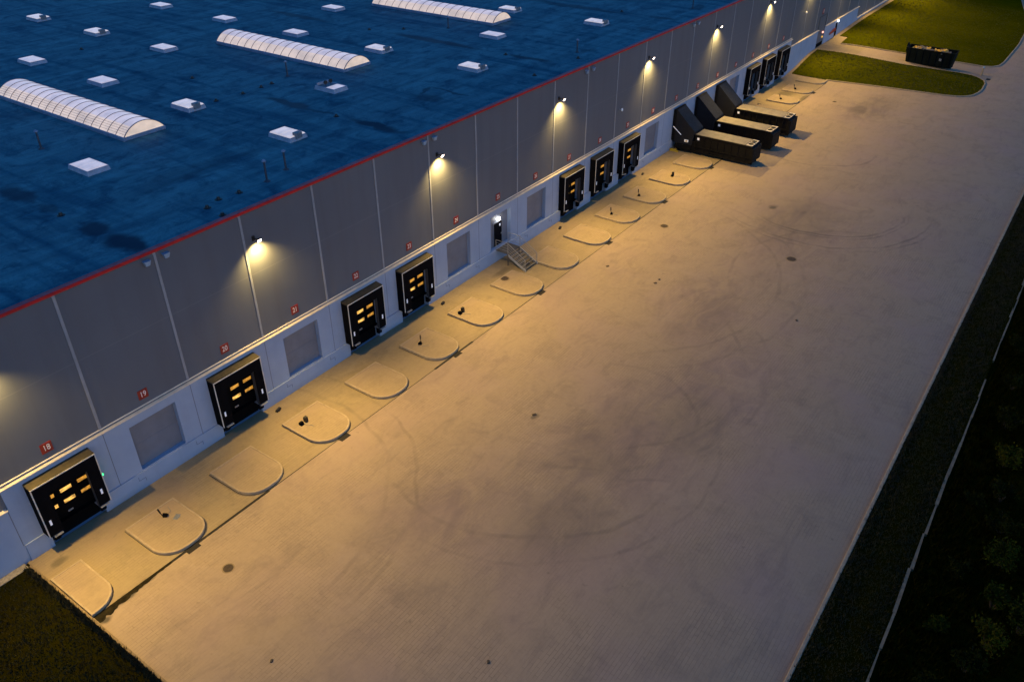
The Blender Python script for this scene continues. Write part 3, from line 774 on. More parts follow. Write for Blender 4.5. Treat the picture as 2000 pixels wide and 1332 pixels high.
for i in IL:
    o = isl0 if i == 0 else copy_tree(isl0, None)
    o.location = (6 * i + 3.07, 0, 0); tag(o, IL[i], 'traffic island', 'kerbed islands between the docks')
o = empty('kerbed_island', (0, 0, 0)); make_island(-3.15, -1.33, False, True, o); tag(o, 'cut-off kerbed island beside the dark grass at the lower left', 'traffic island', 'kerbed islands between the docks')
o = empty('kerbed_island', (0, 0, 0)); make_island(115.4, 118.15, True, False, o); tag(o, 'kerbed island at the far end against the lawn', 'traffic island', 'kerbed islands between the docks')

# wheel chocks on the islands
def chock_a(h=.85, lean=(.18, .1)):
    r = empty('wheel_chock')
    t = MB(); t.extrude_x([(-.2, 0), (.2, 0), (.12, .2), (-.02, .3)], -.16, .16); t.build('wedge', M['rubber'], r)
    t = MB(); t.cyl((.2, .05, 0), (.2 + lean[0], .05 + lean[1], h), .035, 7); t.cyl((.2 + lean[0] * .5, .05 + lean[1] * .5, h * .5), (.2 + lean[0], .05 + lean[1], h), .07, 7); t.build('handle', M['lampblk'], r)
    t = MB(); t.tube([(-.1, -.1, .02), (-.25, -.5, .02), (0, -.8, .02), (.15, -1.0, .02)], .016, 5); t.build('cable', M['slate'], r)
    return r
def chock_b():
    r = empty('wheel_chock')
    t = MB(); t.extrude_x([(-.2, 0), (.2, 0), (.18, .26), (-.1, .3)], -.17, .17); t.build('wedge', M['rubber'], r)
    t = MB(); t.extrude_x([(-.12, 0), (.2, 0), (.2, .5), (-.08, .5)], .42, .72); t.build('upright_block', M['lampblk'], r)
    t = MB(); t.tube([(.2, -.1, .02), (.2, -.5, .02), (.5, -.85, .02), (.45, -1.1, .02)], .016, 5); t.build('cable', M['slate'], r)
    return r
ca = chock_a(); cb = chock_b()
first = {'a': ca, 'b': cb}; used = {'a': False, 'b': False}
for x, y, k, rz, lab in ((3.5, -3.35, 'a', 2.2, 'black wheel chock beside a grey scrap on the island right of shelter 18'), (14.2, -3.5, 'b', 0, 'pair of black chock blocks on the island right of shelter 20'),
                         (26.55, -3.55, 'a', .2, 'leaning black chock on the island between shelters 22 and 23'), (31.95, -3.3, 'b', .1, 'pair of dark chock blocks on the island right of shelter 23'),
                         (56.5, -3.75, 'a', .5, 'thin black chock on the island between shelters 27 and 28'), (62.4, -3.8, 'a', .5, 'black chock on the island between shelters 28 and 29'),
                         (69.4, -4.3, 'b', .2, 'dark chock blocks on the island before the compactors'), (104.75, -4.0, 'a', .9, 'chock with upright handle on the near far-end island'), (110.7, -4.0, 'a', .9, 'chock with upright handle on the farthest chock island')):
    o = first[k] if not used[k] else copy_tree(first[k], None)
    used[k] = True
    o.scale = (.76, .76, .76); o.location = (x, y, .172); o.rotation_euler = (0, 0, rz); tag(o, lab, 'wheel chock', 'wheel chocks left on the islands')
def scrap(x, y, z, w, d, h, rz, mat, lab):
    t = MB(); t.frustum(0, 0, 0, h, w / 2, d / 2, w * .42, d * .4, ox=w * .05)
    t.box(-w * .2, w * .25, -d * .62, -d * .5, 0, h * .5)
    o = t.build('scrap_piece', mat, None, (x, y, z), (0, 0, rz)); tag(o, lab, 'scrap', 'loose scraps on the paving')
scrap(3.85, -3.95, .173, .45, .3, .02, .5, M['slate'], 'flat grey scrap lying beside the chock on the front island')
for x, y, lab in ((14.46, -.77, 'small dark block on the paving at the wall right of shelter 20'), (32.6, -.85, 'small dark block on the paving at the wall right of shelter 23'), (50.9, -1.0, 'small dark block at the wall before shelter 27'), (68.5, -1.0, 'small dark block at the wall right of shelter 29')):
    scrap(x, y, .002, .5, .22, .12, .3, M['lampblk'], lab)
for x, y, s, lab in ((46.44, -14.04, .3, 'dark clod on the open yard, larger of two by the middle'), (47.24, -14.03, .22, 'dark clod on the open yard, smaller of two by the middle'), (46.7, -8.97, .3, 'brown clod near the island right of the staircase'), (24.6, -15.8, .3, 'brown clod in the middle of the near yard'),
                     (47.6, -26.5, .25, 'tiny dark clod far out on the right of the yard'), (.6, -16.2, .2, 'tiny dark clod at the bottom of the yard'), (6.9, -25.1, .2, 'tiny clod at the bottom centre of the yard')):
    scrap(x, y, .002, s, s * .6, .05, x, M['leaflit'], lab)

# ------------------------------------------------------------------ drains and manholes
def grate(x, y, lab):
    r = empty('drain_grate', (x, y, 0)); tag(r, lab, 'drain', 'gully grates along the drain line')
    t = MB(); t.box(-.42, .42, -.24, .24, -.02, .006); t.build('sump', M['slot'], r)
    t = MB()
    for k in range(9): t.box(-.38 + .09 * k, -.345 + .09 * k, -.2, .2, .0065, .014)
    for s in (-.24, .2): t.box(-.42, .42, s, s + .04, .0065, .016)
    t.build('grid', M['iron'], r)
for x, l in ((2.95, 'black gully grate beside the island right of shelter 18'), (15.1, 'black gully grate beside the island with two black blocks right of shelter 20'), (27.3, 'black gully grate beside the island between shelters 22 and 23'), (39.1, 'black gully grate beside the manhole island left of the staircase'),
             (50.95, 'black gully grate beside the island left of shelter 27'), (62.9, 'black gully grate beside the island between shelters 28 and 29'), (74.9, 'black gully grate under the first compactor island'), (111, 'gully grate at the far end near the lawn')):
    grate(x, -6.66, l)
def manhole(x, y, z, r0, lab, mat='iron'):
    r = empty('manhole_cover', (x, y, z)); tag(r, lab, 'manhole cover', 'round manhole covers')
    t = MB(); t.cyl((0, 0, -.03), (0, 0, .006), r0 * 1.25, 24); t.build('ring', M['kerbwarm'], r)
    t = MB(); t.cyl((0, 0, -.02), (0, 0, .012), r0, 24)
    for k in range(5): t.box(-r0 * .6, r0 * .6, -r0 * .6 + k * r0 * .28, -r0 * .55 + k * r0 * .28, .0125, .018)
    t.build('lid', M['mlid'], r)
manhole(3.18, -9.56, 0, .29, 'round brown manhole cover in the near left of the yard')
manhole(39.03, -2.75, .172, .36, 'round brown manhole cover on the island left of the staircase')
manhole(57.5, -9.33, 0, .36, 'round manhole cover on the yard beyond the drain, off shelter 28')
manhole(58.0, -22.34, 0, .42, 'round black manhole cover far out on the right of the yard')
manhole(101.2, -2.2, 0, .3, 'small manhole cover near the far shelter 35')
manhole(108.6, -10.5, 0, .25, 'small round cover on the yard before the lawn')

# ------------------------------------------------------------------ compactors
def make_compactor():
    r = empty('waste_compactor')
    W = 2.5
    t = MB()                                                 # container body, tapered end
    prof = [(-2.95, .28), (-2.95, 2.42), (-9.75, 2.42), (-10.3, 2.15), (-10.42, .5), (-10.2, .28)]
    t.extrude_x(prof[::-1], .1, W - .1)
    for y in fr(-9.4, -3.3, .86):
        for s in (.02, W - .1): t.box(s, s + .08, y, y + .1, .5, 2.36)
    for s in (-.02, W - .1):
        t.box(s, s + .12, -10.1, -2.95, 2.28, 2.44); t.box(s, s + .12, -10.3, -2.95, .9, 1.02); t.box(s, s + .12, -10.2, -2.95, .3, .46)
    t.box(.0, W, -10.42, -10.0, .45, 2.2, bev=.05)
    for s in (.5, W - .62): t.box(s, s + .12, -10.2, -1.0, .1, .279)
    t.build('container', M['cblack'], r)
    t = MB(); t.box(.1, W - .1, -9.25, -3.0, 2.425, 2.47, bev=.015)
    for y in fr(-8.8, -3.6, 1.3): t.box(.12, W - .12, y, y + .05, 2.471, 2.485)
    t.build('lid', M['ctop'], r)
    t = MB(); t.box(.1, W - .1, -10.1, -9.32, 2.43, 2.48, bev=.015); pl_ = t.build('end_plate', M['cplate'], r)
    for c in (.72, 1.78):
        t = MB(); t.cyl((c, -9.71, 2.481), (c, -9.71, 2.50), .3, 18); t.build('inspection_hole', M['cblack'], pl_)
    t = MB(); t.box(1.22, 1.28, -10.05, -9.4, 2.481, 2.53); t.build('latch', M['cblack'], pl_)
    t = MB()                                                 # hopper hood sloping from the wall down to the lid
    t.extrude_x([(-.10, 4.95), (-.34, 4.98), (-2.86, 2.78), (-2.9, 2.62), (-2.6, 1.0), (-.10, 1.0)], -.05, W - .15)
    t.build('hopper', M['cgrey'], r)
    t = MB(); t.extrude_x([(-.02, 5.0), (-.16, 5.08), (-.3, 5.03), (-.3, 1.25), (-.02, 1.25)], -.22, -.06)
    t.extrude_x([(-.14, 5.08), (-.36, 5.03), (-.30, 4.98), (-.14, 4.98)], -.06, W - .1)
    t.build('hopper_frame', M['cblack'], r)
    t = MB(); t.box(.06, W - .06, -2.94, -.7, .25, 1.6, bev=.04); t.box(-.14, .055, -2.6, -.5, .3, .9, bev=.03); t.box(.3, .8, -1.0, -.72, 0, .3); t.box(1.7, 2.2, -1.0, -.72, 0, .3); t.build('ram_unit', M['cblack'], r)
    t = MB(); t.box(-.035, -.021, -3.58, -3.30, 1.86, 2.14); t.build('label_plate', M['tag'], r)
    return r
cm0 = make_compactor()
CL = ['nearest of the three black waste compactors, sloping hood against the wall', 'middle one of the three black waste compactors', 'farthest of the three black waste compactors, next to the far shelters']
for k, x in enumerate((77.75, 83.85, 90.0)):
    o = cm0 if k == 0 else copy_tree(cm0, None)
    o.location = (x, 0, 0); tag(o, CL[k], 'compactor', 'black waste compactors at the wall')
t = MB(); t.tube([(-.3, -.15, 3.0), (-.25, -1.25, 2.15)], .045, 8); t.build('hydraulic_hose', M['tag'], cm0)
t = MB(); t.box(-.13, -.06, -2.2, -1.7, 1.35, 1.62); t.box(-.134, -.1305, -2.1, -1.85, 1.39, 1.55, 1); t.build('warning_label', [M['tag'], M['yel']], cm0)
t = MB(); t.box(-.55, -.35, -.95, -.1, .0, .3); t.box(-.55, -.35, -1.2, -.95, .0, .16); o = t.build('guide_rail', M['yel'], None, (77.75, 0, 0)); tag(o, 'yellow steel guide rail on the ground beside the nearest compactor', 'guide rail')

# ------------------------------------------------------------------ skip with waste
SKZ = .36
sk = empty('skip_container', (135.75, -17.05, SKZ), R(-1.5)); tag(sk, 'large open black skip full of waste on the drive between the lawns', 'skip')
hx, hy, hz = 1.3, 3.65, 2.35
t = MB()
for sx, sy in ((1, 0), (-1, 0), (0, 1), (0, -1)):
    if sx:
        t.add([(sx * (hx - .18), -hy + .25, .2), (sx * (hx - .18), hy - .25, .2), (sx * hx, hy, hz), (sx * hx, -hy, hz), (sx * (hx - .26), -hy + .25, .2), (sx * (hx - .26), hy - .25, .2), (sx * (hx - .08), hy - .08, hz), (sx * (hx - .08), -hy + .08, hz)],
              [(0, 1, 2, 3), (7, 6, 5, 4), (3, 2, 6, 7), (0, 3, 7, 4), (1, 5, 6, 2)])
        for y in fr(-hy + .6, hy - .6, .95):
            t.add([(sx * (hx - .17), y, .25), (sx * (hx - .17), y + .12, .25), (sx * (hx + .0), y + .12, hz - .1), (sx * (hx + .0), y, hz - .1), (sx * (hx - .07), y, .25), (sx * (hx - .07), y + .12, .25), (sx * (hx + .1), y + .12, hz - .1), (sx * (hx + .1), y, hz - .1)],
                  [(4, 5, 6, 7), (0, 4, 7, 3), (1, 2, 6, 5), (3, 7, 6, 2), (0, 1, 5, 4)])
    else:
        t.add([(-hx + .18, sy * (hy - .25), .2), (hx - .18, sy * (hy - .25), .2), (hx, sy * hy, hz), (-hx, sy * hy, hz), (-hx + .2, sy * (hy - .33), .2), (hx - .2, sy * (hy - .33), .2), (hx - .08, sy * (hy - .08), hz), (-hx + .08, sy * (hy - .08), hz)],
              [(0, 1, 2, 3), (7, 6, 5, 4), (3, 2, 6, 7)])
t.box(-hx + .18, hx - .18, -hy + .25, hy - .25, .15, .25)
t.build('hull', M['skipb'], sk)
t = MB()
for s in (-1, 1): t.box(s * hx - .08, s * hx + .1, -hy - .05, hy + .05, hz + .001, hz + .12, bev=.02)
for s in (-1, 1): t.box(-hx + .081, hx - .081, s * hy - .07, s * hy + .07, hz + .001, hz + .11)
t.build('rim', M['skipb'], sk)
t = MB()
for s in (-1, 1): t.box(s * .55 - .06, s * .55 + .06, -hy + .2, hy - .1, -.02, .149)
t.build('skid', M['skipb'], sk)
t = MB(); t.box(-.45, .45, hy + .06, hy + .2, 1.6, 2.9, bev=.03); t.build('hook_frame', M['skipb'], sk)
t = MB(); t.box(-hx - .12, -hx + .02, -1.9, -1.55, 1.1, 1.45); t.build('plate', M['slate'], sk)
t = MB(); random.seed(3)
def plank(mb, c, L, w, h, yaw, pitch, mi):
    m = Matrix.Translation(c) @ Matrix.Rotation(yaw, 4, 'Z') @ Matrix.Rotation(pitch, 4, 'Y')
    vs = [m @ Vector((sx * L / 2, sy * w / 2, sz * h / 2)) for sz in (-1, 1) for sx, sy in ((-1, -1), (1, -1), (1, 1), (-1, 1))]
    mb.add(vs, [(3, 2, 1, 0), (4, 5, 6, 7), (0, 1, 5, 4), (1, 2, 6, 5), (2, 3, 7, 6), (3, 0, 4, 7)], mi)
for k in range(110):
    y = random.uniform(-3.1, 3.1); x = random.uniform(-1.0, 1.0); z = 1.9 + .5 * math.exp(-((y + 1.5) / 1.0) ** 2) + .45 * math.exp(-((y - 1.4) / 1.3) ** 2) + random.uniform(-.2, .15)
    plank(t, Vector((x, y, z)), random.uniform(.4, 1.3), random.uniform(.1, .35), random.uniform(.03, .2), random.uniform(0, 3.1), random.uniform(-.4, .4), 0 if random.random() < .6 else 1)
t.box(-1.0, 1.0, -3.2, 3.2, 1.2, 1.75, 1)
wp = t.build('waste_heap', [M['wood'], M['rubbish']], None, (135.75, -17.05, SKZ), (0, 0, R(-1.5))); tag(wp, 'heap of broken yellowish wood and rubbish inside the black skip', 'waste', kind='stuff')
# marker post at the tip of the lawn
r = empty('hydrant_post', (135.6, -25.0, 0)); tag(r, 'pale post with a bluish cap standing at the rounded tip of the lawn', 'post')
t = MB(); t.cyl((0, 0, 0), (0, 0, 1.1), .14, 12); t.cyl((0, 0, 0), (0, 0, .08), .3, 12); t.cyl((-.24, 0, .75), (.24, 0, .75), .07, 8); t.build('body', M['kerb'], r)
t = MB(); t.cyl((0, 0, 1.1), (0, 0, 1.32), .19, 12, r2=.08); t.build('cap', M['boxblue'], r)
r = empty('drain_grate', (133.6, -26.3, 0)); tag(r, 'dark gully at the kerb of the lawn tip', 'drain', 'gully grates along the drain line')
t = MB(); t.box(-.5, .5, -.3, .3, -.02, .006); t.build('sump', M['slot'], r)
t = MB()
for k in range(8): t.box(-.44 + .12 * k, -.39 + .12 * k, -.26, .26, .0065, .014)
t.build('grid', M['iron'], r)
# red barrier board by the far small door
r = empty('red_board', (139.2, -.12, 0)); tag(r, 'red board on the white wall beside the far small dark door', 'board')
t = MB(); t.add([(-1.9, -.05, 2.42), (1.2, -.05, 2.55), (1.2, -.05, 3.0), (.3, -.05, 3.05), (-1.9, -.05, 2.62), (-1.9, .05, 2.42), (1.2, .05, 2.55), (1.2, .05, 3.0), (.3, .05, 3.05), (-1.9, .05, 2.62)],
                   [(0, 1, 2, 3, 4), (9, 8, 7, 6, 5), (0, 5, 6, 1), (1, 6, 7, 2), (2, 7, 8, 3), (3, 8, 9, 4), (4, 9, 5, 0)]); t.build('panel', M['signred'], r)
t = MB(); t.box(-1.2, -1.1, .051, .165, 2.3, 2.7); t.box(.6, .7, .051, .165, 2.4, 2.9); t.build('mount', M['lampblk'], r)

# ------------------------------------------------------------------ roof: barrel skylights
ZR = H - .2
def make_barrel(L):
    r = empty('barrel_skylight')
    hw = 1.72
    t = MB()
    t.box(-hw - .12, hw + .12, 0, L, 0, .30, bev=.03); t.build('upstand', M['upst2'], r)
    rise = .85; n = 24
    Rr = (hw * hw + rise * rise) / (2 * rise); a0 = math.asin(hw / Rr)
    def P(f, y, e=0): a = -a0 + 2 * a0 * f; return ((Rr + e) * math.sin(a), y, .301 + (Rr + e) * math.cos(a) - (Rr - rise))
    t = MB(); k0 = 6
    for k in range(k0, n): t.quad(P(k / n, .05), P((k + 1) / n, .05), P((k + 1) / n, L - .05), P(k / n, L - .05))
    t.build('glazing', M['bglaze'], r, smooth=True)
    t = MB()
    for k in range(k0): t.quad(P(k / n, .05), P((k + 1) / n, .05), P((k + 1) / n, L - .05), P(k / n, L - .05))
    t.build('lower_glazing', M['bwarm'], r, smooth=True)
    for y, s in ((.05, 1), (L - .05, -1)):
        t = MB(); pts = [P(k / n, y) for k in range(n + 1)]
        t.add(pts, [tuple(range(n + 1)) if s > 0 else tuple(range(n + 1))[::-1]]); t.build('end_pane', M['bwarm'], r)
    nr = round(L / 1.12)
    for q in range(nr + 1):
        y = .03 + (L - .06) * q / nr; w = .018 if 0 < q < nr else .04
        t = MB()
        for k in range(n):
            a, b, c, d = P(k / n, y - w, .035), P((k + 1) / n, y - w, .035), P((k + 1) / n, y + w, .035), P(k / n, y + w, .035)
            t.quad(a, b, c, d); t.quad(P(k / n, y - w), P((k + 1) / n, y - w), b, a); t.quad(d, c, P((k + 1) / n, y + w), P(k / n, y + w))
        t.build('rib', M['rib'], r)
    return r
b0 = make_barrel(19.0)
t = MB()
for f in (.05, .1, .15, .2):
    a0 = math.asin(1.72 / ((1.72 ** 2 + .85 ** 2) / 1.7)); Rr = (1.72 ** 2 + .85 ** 2) / 1.7; a = -a0 + 2 * a0 * f
    x = (Rr + .012) * math.sin(a); z = .301 + (Rr + .012) * math.cos(a) - (Rr - .85); t.box(x - .006, x + .006, .1, 18.9, z - .008, z + .008)
b1 = copy_tree(b0, None); b2 = copy_tree(b0, None)
t.build('inner_louvre', M['motor'], b0)
for o, x, lab in ((b0, 20.45, 'long white barrel vault skylight nearest the left edge of the roof'), (b1, 43.5, 'long white barrel vault skylight in the middle of the roof'), (b2, 67.05, 'long white barrel vault skylight farthest along the roof, cut by the top edge')):
    o.location = (x, 17.9, ZR); tag(o, lab, 'skylight', 'barrel vault skylights on the roof')

def make_vent(kind):
    r = empty('roof_vent'); r.scale = (.72, .78, .62)
    t = MB(); t.frustum(0, 0, 0, .42, 1.2, 1.62, 1.12, 1.54); t.build('upstand', M['upst'] if kind != 'open' else M['upst'], r)
    if kind == 'open':
        t = MB()
        for a, b, c, d in ((-1.12, 1.12, -1.54, -1.42), (-1.12, 1.12, 1.42, 1.54), (-1.12, -1.0, -1.419, 1.419), (1.0, 1.12, -1.419, 1.419)): t.box(a, b, c, d, .421, .56)
        t.build('frame', M['upst'], r)
        t = MB(); t.box(-.98, .98, -1.4, -.05, .44, .54, bev=.02); t.build('closed_flap', M['vglass'], r)
        t = MB(); t.box(-.98, .98, .0, 1.4, .425, .435); t.build('opening', M['motor'], r)
        t = MB(); t.box(-.98, .98, 1.3, 1.36, .56, .9); t.build('open_flap', M['upst'], r)
        for s in (-.42, .42):
            t = MB(); t.cyl((s, .42, .45), (s, .42, .9), .03, 6); t.cyl((s - .0, .36, 1.05), (s, .5, 1.05), .26, 16); t.build('fan', M['lampblk'], r)
        return r
    t = MB(); t.box(-1.13, 1.13, -1.55, 1.55, .421, .53, bev=.03); t.build('frame', M['upst'], r)
    if kind == 'flat':
        t = MB(); t.frustum(0, 0, .531, .62, 1.06, 1.48, .9, 1.3); t.box(-.015, .015, -1.25, 1.25, .6205, .63); t.box(-.85, .85, -.015, .015, .6205, .63); t.build('lid', M['vglass'], r)
    else:
        for s in (-1, 1):
            t = MB(); t.frustum(0, s * .745, .531, .66, 1.06, .73, .98, .68); t.build('flap', M['vglass2'], r)
        t = MB(); t.box(-.40, .40, -1.74, -1.2, .30, 1.0); t.build('motor_box', M['motor'], r)
    return r
V = {'flat': make_vent('flat'), 'box': make_vent('box'), 'open': make_vent('open')}; vu = set()
for x, y, k, lab in ((14.05, 15.0, 'flat', 'plain white roof vent nearest the camera, below the first barrel skylight'), (26.6, 21, 'box', 'white roof vent with grey box right of the first barrel skylight'), (26.6, 8.7, 'box', 'white roof vent with grey box nearest the red parapet on the left'),
                     (37.25, 15.0, 'open', 'open white roof vent with two black discs'), (26.5, 33.4, 'flat', 'plain white roof vent above the first barrel skylight'), (26.5, 45.6, 'flat', 'plain white roof vent near the left edge, second from it above the skylight'),
                     (36.9, 51.4, 'box', 'white roof vent with dark box at the upper left, nearer of two'), (36.9, 63.5, 'box', 'white roof vent with dark box in the far upper left corner'), (37, 39.3, 'flat', 'plain white roof vent left of the middle barrel skylight'),
                     (49.3, 45.2, 'flat', 'plain white roof vent behind and left of the middle skylight'), (49.4, 33.2, 'flat', 'plain white roof vent right behind the middle barrel skylight'), (60.9, 39.2, 'flat', 'plain white roof vent left of the farthest barrel skylight at the top'),
                     (49.6, 20.9, 'box', 'white roof vent with grey box right of the middle barrel skylight'), (49.8, 8.8, 'box', 'white roof vent with grey box near the parapet, middle of the roof'), (61.2, 14.9, 'flat', 'plain white roof vent below the farthest barrel skylight'),
                     (73, 8.8, 'box', 'white roof vent with dark box farthest right near the parapet'), (72.9, 21, 'box', 'white roof vent with box at the right end of the farthest skylight'), (49.5, 57.8, 'flat', 'plain white roof vent at the top edge, upper left')):
    o = V[k] if k not in vu else copy_tree(V[k], None)
    vu.add(k); o.location = (x, y, ZR); tag(o, lab, 'roof vent', 'smoke vents on the roof')

def pipe(x, y, h, lab):
    r = empty('vent_pipe', (x, y, ZR)); tag(r, lab, 'vent pipe', 'vent pipes on the roof')
    t = MB(); t.cyl((0, 0, 0), (0, 0, h), .07, 10); t.cyl((0, 0, 0), (0, 0, .12), .24, 12, r2=.12); t.build('pipe', M['pipe'], r)
    t = MB(); t.cyl((0, 0, h), (0, 0, h + .06), .15, 10); t.cyl((0, 0, h + .06), (0, 0, h + .16), .15, 10, r2=.05); t.build('cap', M['upst2'], r)
for a in ((14.2, 21.6, 1.3, 'blue-grey vent pipe below the first barrel skylight'), (19.8, 3.1, 1.4, 'vent pipe near the parapet, nearer of a pair'), (22.0, 3.7, 1.3, 'vent pipe near the parapet, farther of a pair'), (37.8, 21.4, 1.3, 'vent pipe left of the open vent by the middle skylight'),
          (61.5, 21.4, 1.2, 'vent pipe below the farthest barrel skylight'), (60.9, 3.9, 1.2, 'dark vent pipe near the parapet, right of the middle of the roof'), (87.2, 3.4, 1.2, 'dark vent pipe near the parapet at the far top')): pipe(*a)
for x, y, lab in ((8.7, 9.3, 'black roof drain in the dark stain at the left'), (32.2, 9.2, 'black roof drain between two dark streaks mid roof'), (55.9, 9.3, 'black roof drain at the end of the long dark streak'), (80.4, 9.6, 'black roof drain near the far right vent'),
                  (14.7, 2.8, 'tiny black drain by the parapet, leftmost of four'), (15.95, 3.3, 'tiny black drain by the parapet, second of four'), (14.56, 1.1, 'tiny black drain closest to the red parapet'), (17.45, 3.1, 'tiny black drain by the parapet, fourth of four'),
                  (32.1, 46.4, 'black roof drain at the far upper left'), (32.2, 28.1, 'black roof drain above the middle of the first skylight'), (31.8, 20.4, 'black roof drain right of the first boxed vent'), (29.1, 20.6, 'black roof drain beside the first boxed vent'), (55.7, 28.1, 'black roof drain between the middle and far skylights'),
                  (35.3, 20.7, 'tiny roof drain left of the open vent'), (34.0, 20.6, 'tiny roof drain further left of the open vent'), (58.2, 25.2, 'tiny roof drain near the far skylight'), (59, 2.6, 'tiny roof drain by the dark pipe at the parapet'), (51.4, 2.7, 'tiny roof drain near the parapet mid roof')):
    r = empty('roof_drain', (x, y, ZR)); tag(r, lab, 'roof drain', 'small drains on the roof')
    t = MB(); t.cyl((0, 0, 0), (0, 0, .05), .26, 12, r2=.2); t.build('flange', M['lampblk'], r)
    t = MB(); t.cyl((0, 0, .05), (0, 0, .2), .14, 10, r2=.09); t.build('strainer', M['lampblk'], r)

# ------------------------------------------------------------------ vegetation
random.seed(11)
def blades(name, n, samp, zf, hmin, hmax, mat, wid=.03, kind='stuff', label=None):
    mb = MB(); vs = []; fs = []
    for _ in range(n):
        p = samp()
        if p is None: continue
        x, y = p; z = zf(x, y)
        for k in range(3):
            a = random.uniform(0, 6.28); h = random.uniform(hmin, hmax); l = random.uniform(.1, .6) * h
            ox, oy = random.uniform(-.12, .12), random.uniform(-.12, .12); w = wid
            dx, dy = math.cos(a), math.sin(a); b = len(vs)
            vs += [(x + ox - dy * w, y + oy + dx * w, z - .02), (x + ox + dy * w, y + oy - dx * w, z - .02), (x + ox + dx * l, y + oy + dy * l, z + h)]
            fs.append((b, b + 1, b + 2))
    mb.add(vs, fs); o = mb.build(name, mat); tag(o, label, 'grass', kind=kind); return o
blades('verge_grass', 16000, lambda: (random.uniform(5, 95), random.choice((random.uniform(-40.7, -37.85), random.uniform(-40.7, -37.85), random.uniform(-40.7, -37.85)))), lambda x, y: .1,   .05, .17, M['dblade'], .03, label='dark rough grass on the strip between kerb and gutter stones')
blades('scrub_grass', 26000, lambda: (random.uniform(0, 90), -41.15 - random.random() ** 1.3 * 16), lambda x, y: -.05, .12, .5, M['sblade'], .05, label='dark tall weeds beyond the gutter stones')
blades('front_grass', 9000, lambda: (random.uniform(-12, -3.45), random.uniform(-16, -.6)), lambda x, y: .07, .04, .14, M['dblade'], .03, label='dark grass at the lower left corner by the wall')
def edge_s():
    if random.random() < .65: return (random.uniform(10, 90), -37.84 - abs(random.gauss(0, .10)))
    return (-3.40 - abs(random.gauss(0, .08)), random.uniform(-14, -.5))
blades('edge_grass', 3600, edge_s, lambda x, y: .08, .08, .26, M['dblade'], .035, label='ragged grass tufts leaning over the kerbs')
def lawn_s():
    if random.random() < .45:
        x, y = random.uniform(118, 135), random.uniform(-26.5, -.6); return (x, y) if inA(x, y) else None
    x, y = random.uniform(136, 190), random.uniform(-26.6, -1); return (x, y) if inB(x, y) else None
blades('lawn_grass', 9000, lawn_s, lambda x, y: gz(x, y) + .09, .05, .13, M['blade'], .06, label='short olive grass on the far lawns')

def shrub_mesh(seed, rad, hgt, mat, nleaf, lean=0):
    rnd = random.Random(seed)
    stems = MB(); lv = []; lf = []
    tips = []
    for k in range(9):
        a = rnd.uniform(0, 6.28); d = rnd.uniform(.2, 1) * rad; top = Vector((math.cos(a) * d + lean, math.sin(a) * d, hgt * rnd.uniform(.55, 1)))
        mid = top * .5 + Vector((rnd.uniform(-.1, .1), rnd.uniform(-.1, .1), hgt * .1))
        stems.cyl((0, 0, -.1), mid, .03, 5, r2=.02); stems.cyl(mid, top, .02, 5, r2=.006)
        tips.append((mid, top))
        for _ in range(2):
            t2 = mid.lerp(top, rnd.uniform(.2, .8)) + Vector((rnd.uniform(-.4, .4) * rad, rnd.uniform(-.4, .4) * rad, rnd.uniform(.0, .35) * hgt)); stems.cyl(mid, t2, .012, 4, r2=.005); tips.append((mid, t2))
    for _ in range(nleaf):
        m, t = rnd.choice(tips); p = m.lerp(t, rnd.uniform(.1, 1.1)) + Vector((rnd.gauss(0, .16), rnd.gauss(0, .16), rnd.gauss(0, .12))) * rad
        s = rnd.uniform(.05, .12); n = Vector((rnd.gauss(0, 1), rnd.gauss(0, 1), rnd.gauss(.6, .6))).normalized(); u = n.orthogonal().normalized(); u.rotate(Matrix.Rotation(rnd.uniform(0, 6.28), 3, n)); w = n.cross(u)
        b = len(lv); lv += [p - u * s, p + w * s * .5, p + u * s, p - w * s * .5]; lf.append((b, b + 1, b + 2, b + 3))
    lm = MB(); lm.add(lv, lf)
    return stems, lm
def shrub(x, y, seed, rad, hgt, mat, nleaf, lab):
    r = empty('wild_shrub', (x, y, -.08)); tag(r, lab, 'shrub', 'wild shrubs beyond the gutter stones')
    s, l = shrub_mesh(seed, rad, hgt, mat, nleaf); s.build('stem', M['bark'], r); l.build('foliage', M[mat], r)
SH = [(37.9, -43.6, 1.0, 1.5, 'leafB', 'olive leafy shrub against the right edge, above the corner'), (22.3, -45.2, .95, 1.6, 'leafB', 'olive-green shrub in the lower right corner, brightest one'), (25.2, -45.0, .8, 1.4, 'leafC', 'green shrub just above the brightest corner shrub'),
      (28.6, -44.9, 1.0, 1.5, 'leafC', 'green shrub at the right edge below the olive one'), (24.3, -46.4, 1.1, 1.7, 'leafC', 'dark green shrub at the extreme lower right corner'), (20.2, -44.6, .8, 1.2, 'leafA', 'low dark shrub at the bottom edge near the corner'),
      (31.5, -44.4, .9, 1.2, 'leafA', 'dark shrub at the right edge between lighter ones'), (34.3, -44.0, .8, 1.2, 'leafA', 'dark shrub under the olive shrub at the right edge'), (42.3, -43.0, .9, 1.3, 'leafA', 'dark shrub at the right edge above the olive one'), (47.5, -42.6, .8, 1.2, 'leafA', 'dark shrub high on the right edge'),
      (26.5, -43.0, .7, .8, 'leafA', 'small dark bush inland from the right corner'), (18.0, -43.2, .7, .9, 'leafA', 'small dark bush near the gutter stones at the bottom'), (33.0, -42.7, .6, .7, 'leafA', 'small dark bush near the gutter stones, middle right'), (22.0, -42.9, .6, .7, 'leafC', 'small greenish bush between gutter stones and corner'),
      (53, -42.3, .8, 1.1, 'leafA', 'uppermost dark shrub along the right edge')]
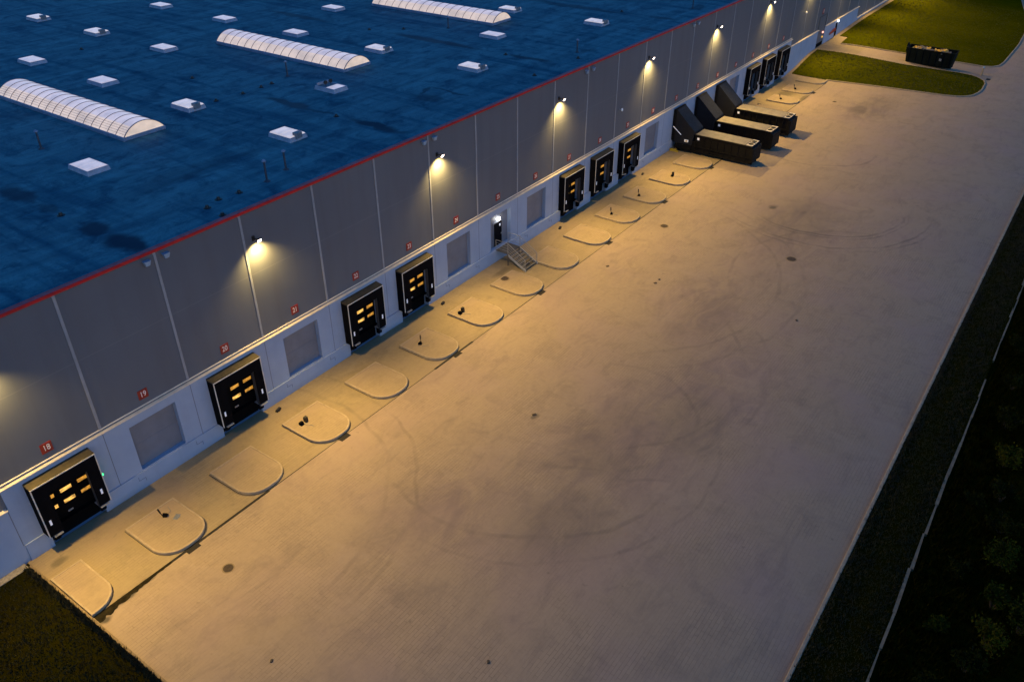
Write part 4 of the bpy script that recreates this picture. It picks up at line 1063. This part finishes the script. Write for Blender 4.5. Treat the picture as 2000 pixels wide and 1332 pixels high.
for k, (x, y, rad, h, mt, lab) in enumerate(SH): shrub(x, y, 100 + k, rad, h, mt, int(1500 * rad), lab)

# ------------------------------------------------------------------ world, sun, camera
w = bpy.data.worlds.new('World'); scene.world = w; w.use_nodes = True
nt = w.node_tree; bg = nt.nodes['Background']
sky = nt.nodes.new('ShaderNodeTexSky'); sky.sky_type = 'NISHITA'; sky.sun_disc = False
SUN_EL, SUN_ROT = R(3), R(200)
sky.sun_elevation = SUN_EL; sky.sun_rotation = SUN_ROT; sky.air_density = 1.0; sky.dust_density = .6; sky.ozone_density = 5.0
nt.links.new(sky.outputs[0], bg.inputs[0]); bg.inputs[1].default_value = .15
sl = bpy.data.lights.new('sun', 'SUN'); sl.energy = .02 * K; sl.angle = R(20); sl.color = (1, .85, .75)
so = bpy.data.objects.new('sun', sl); COL.objects.link(so)
el = R(6); sd = Vector((math.sin(SUN_ROT) * math.cos(el), math.cos(SUN_ROT) * math.cos(el), math.sin(el)))
so.rotation_euler = (-sd).to_track_quat('-Z', 'Y').to_euler()

cam = bpy.data.cameras.new('camera'); cam.sensor_width = 36; cam.lens = 1599.4 * 36 / 2000; cam.clip_start = .5; cam.clip_end = 3000
co = bpy.data.objects.new('camera', cam); COL.objects.link(co)
S = 36.1; pi_, ya, ro = .5839, .6218, -.0008
fw = Vector((math.cos(ya) * math.cos(pi_), math.sin(ya) * math.cos(pi_), -math.sin(pi_))); rt = Vector((math.sin(ya), -math.cos(ya), 0)); upv = rt.cross(fw)
r2 = rt * math.cos(ro) + upv * math.sin(ro); u2 = -rt * math.sin(ro) + upv * math.cos(ro)
co.matrix_world = Matrix(((r2.x, u2.x, -fw.x, -13.07), (r2.y, u2.y, -fw.y, -1.1326 * S), (r2.z, u2.z, -fw.z, S), (0, 0, 0, 1)))
scene.camera = co
scene.render.engine = 'CYCLES'
scene.cycles.use_denoising = True
scene.cycles.max_bounces = 6
vs = scene.view_settings; vs.view_transform = 'Standard'; vs.look = 'None'; vs.exposure = EXPOSURE; vs.gamma = 1
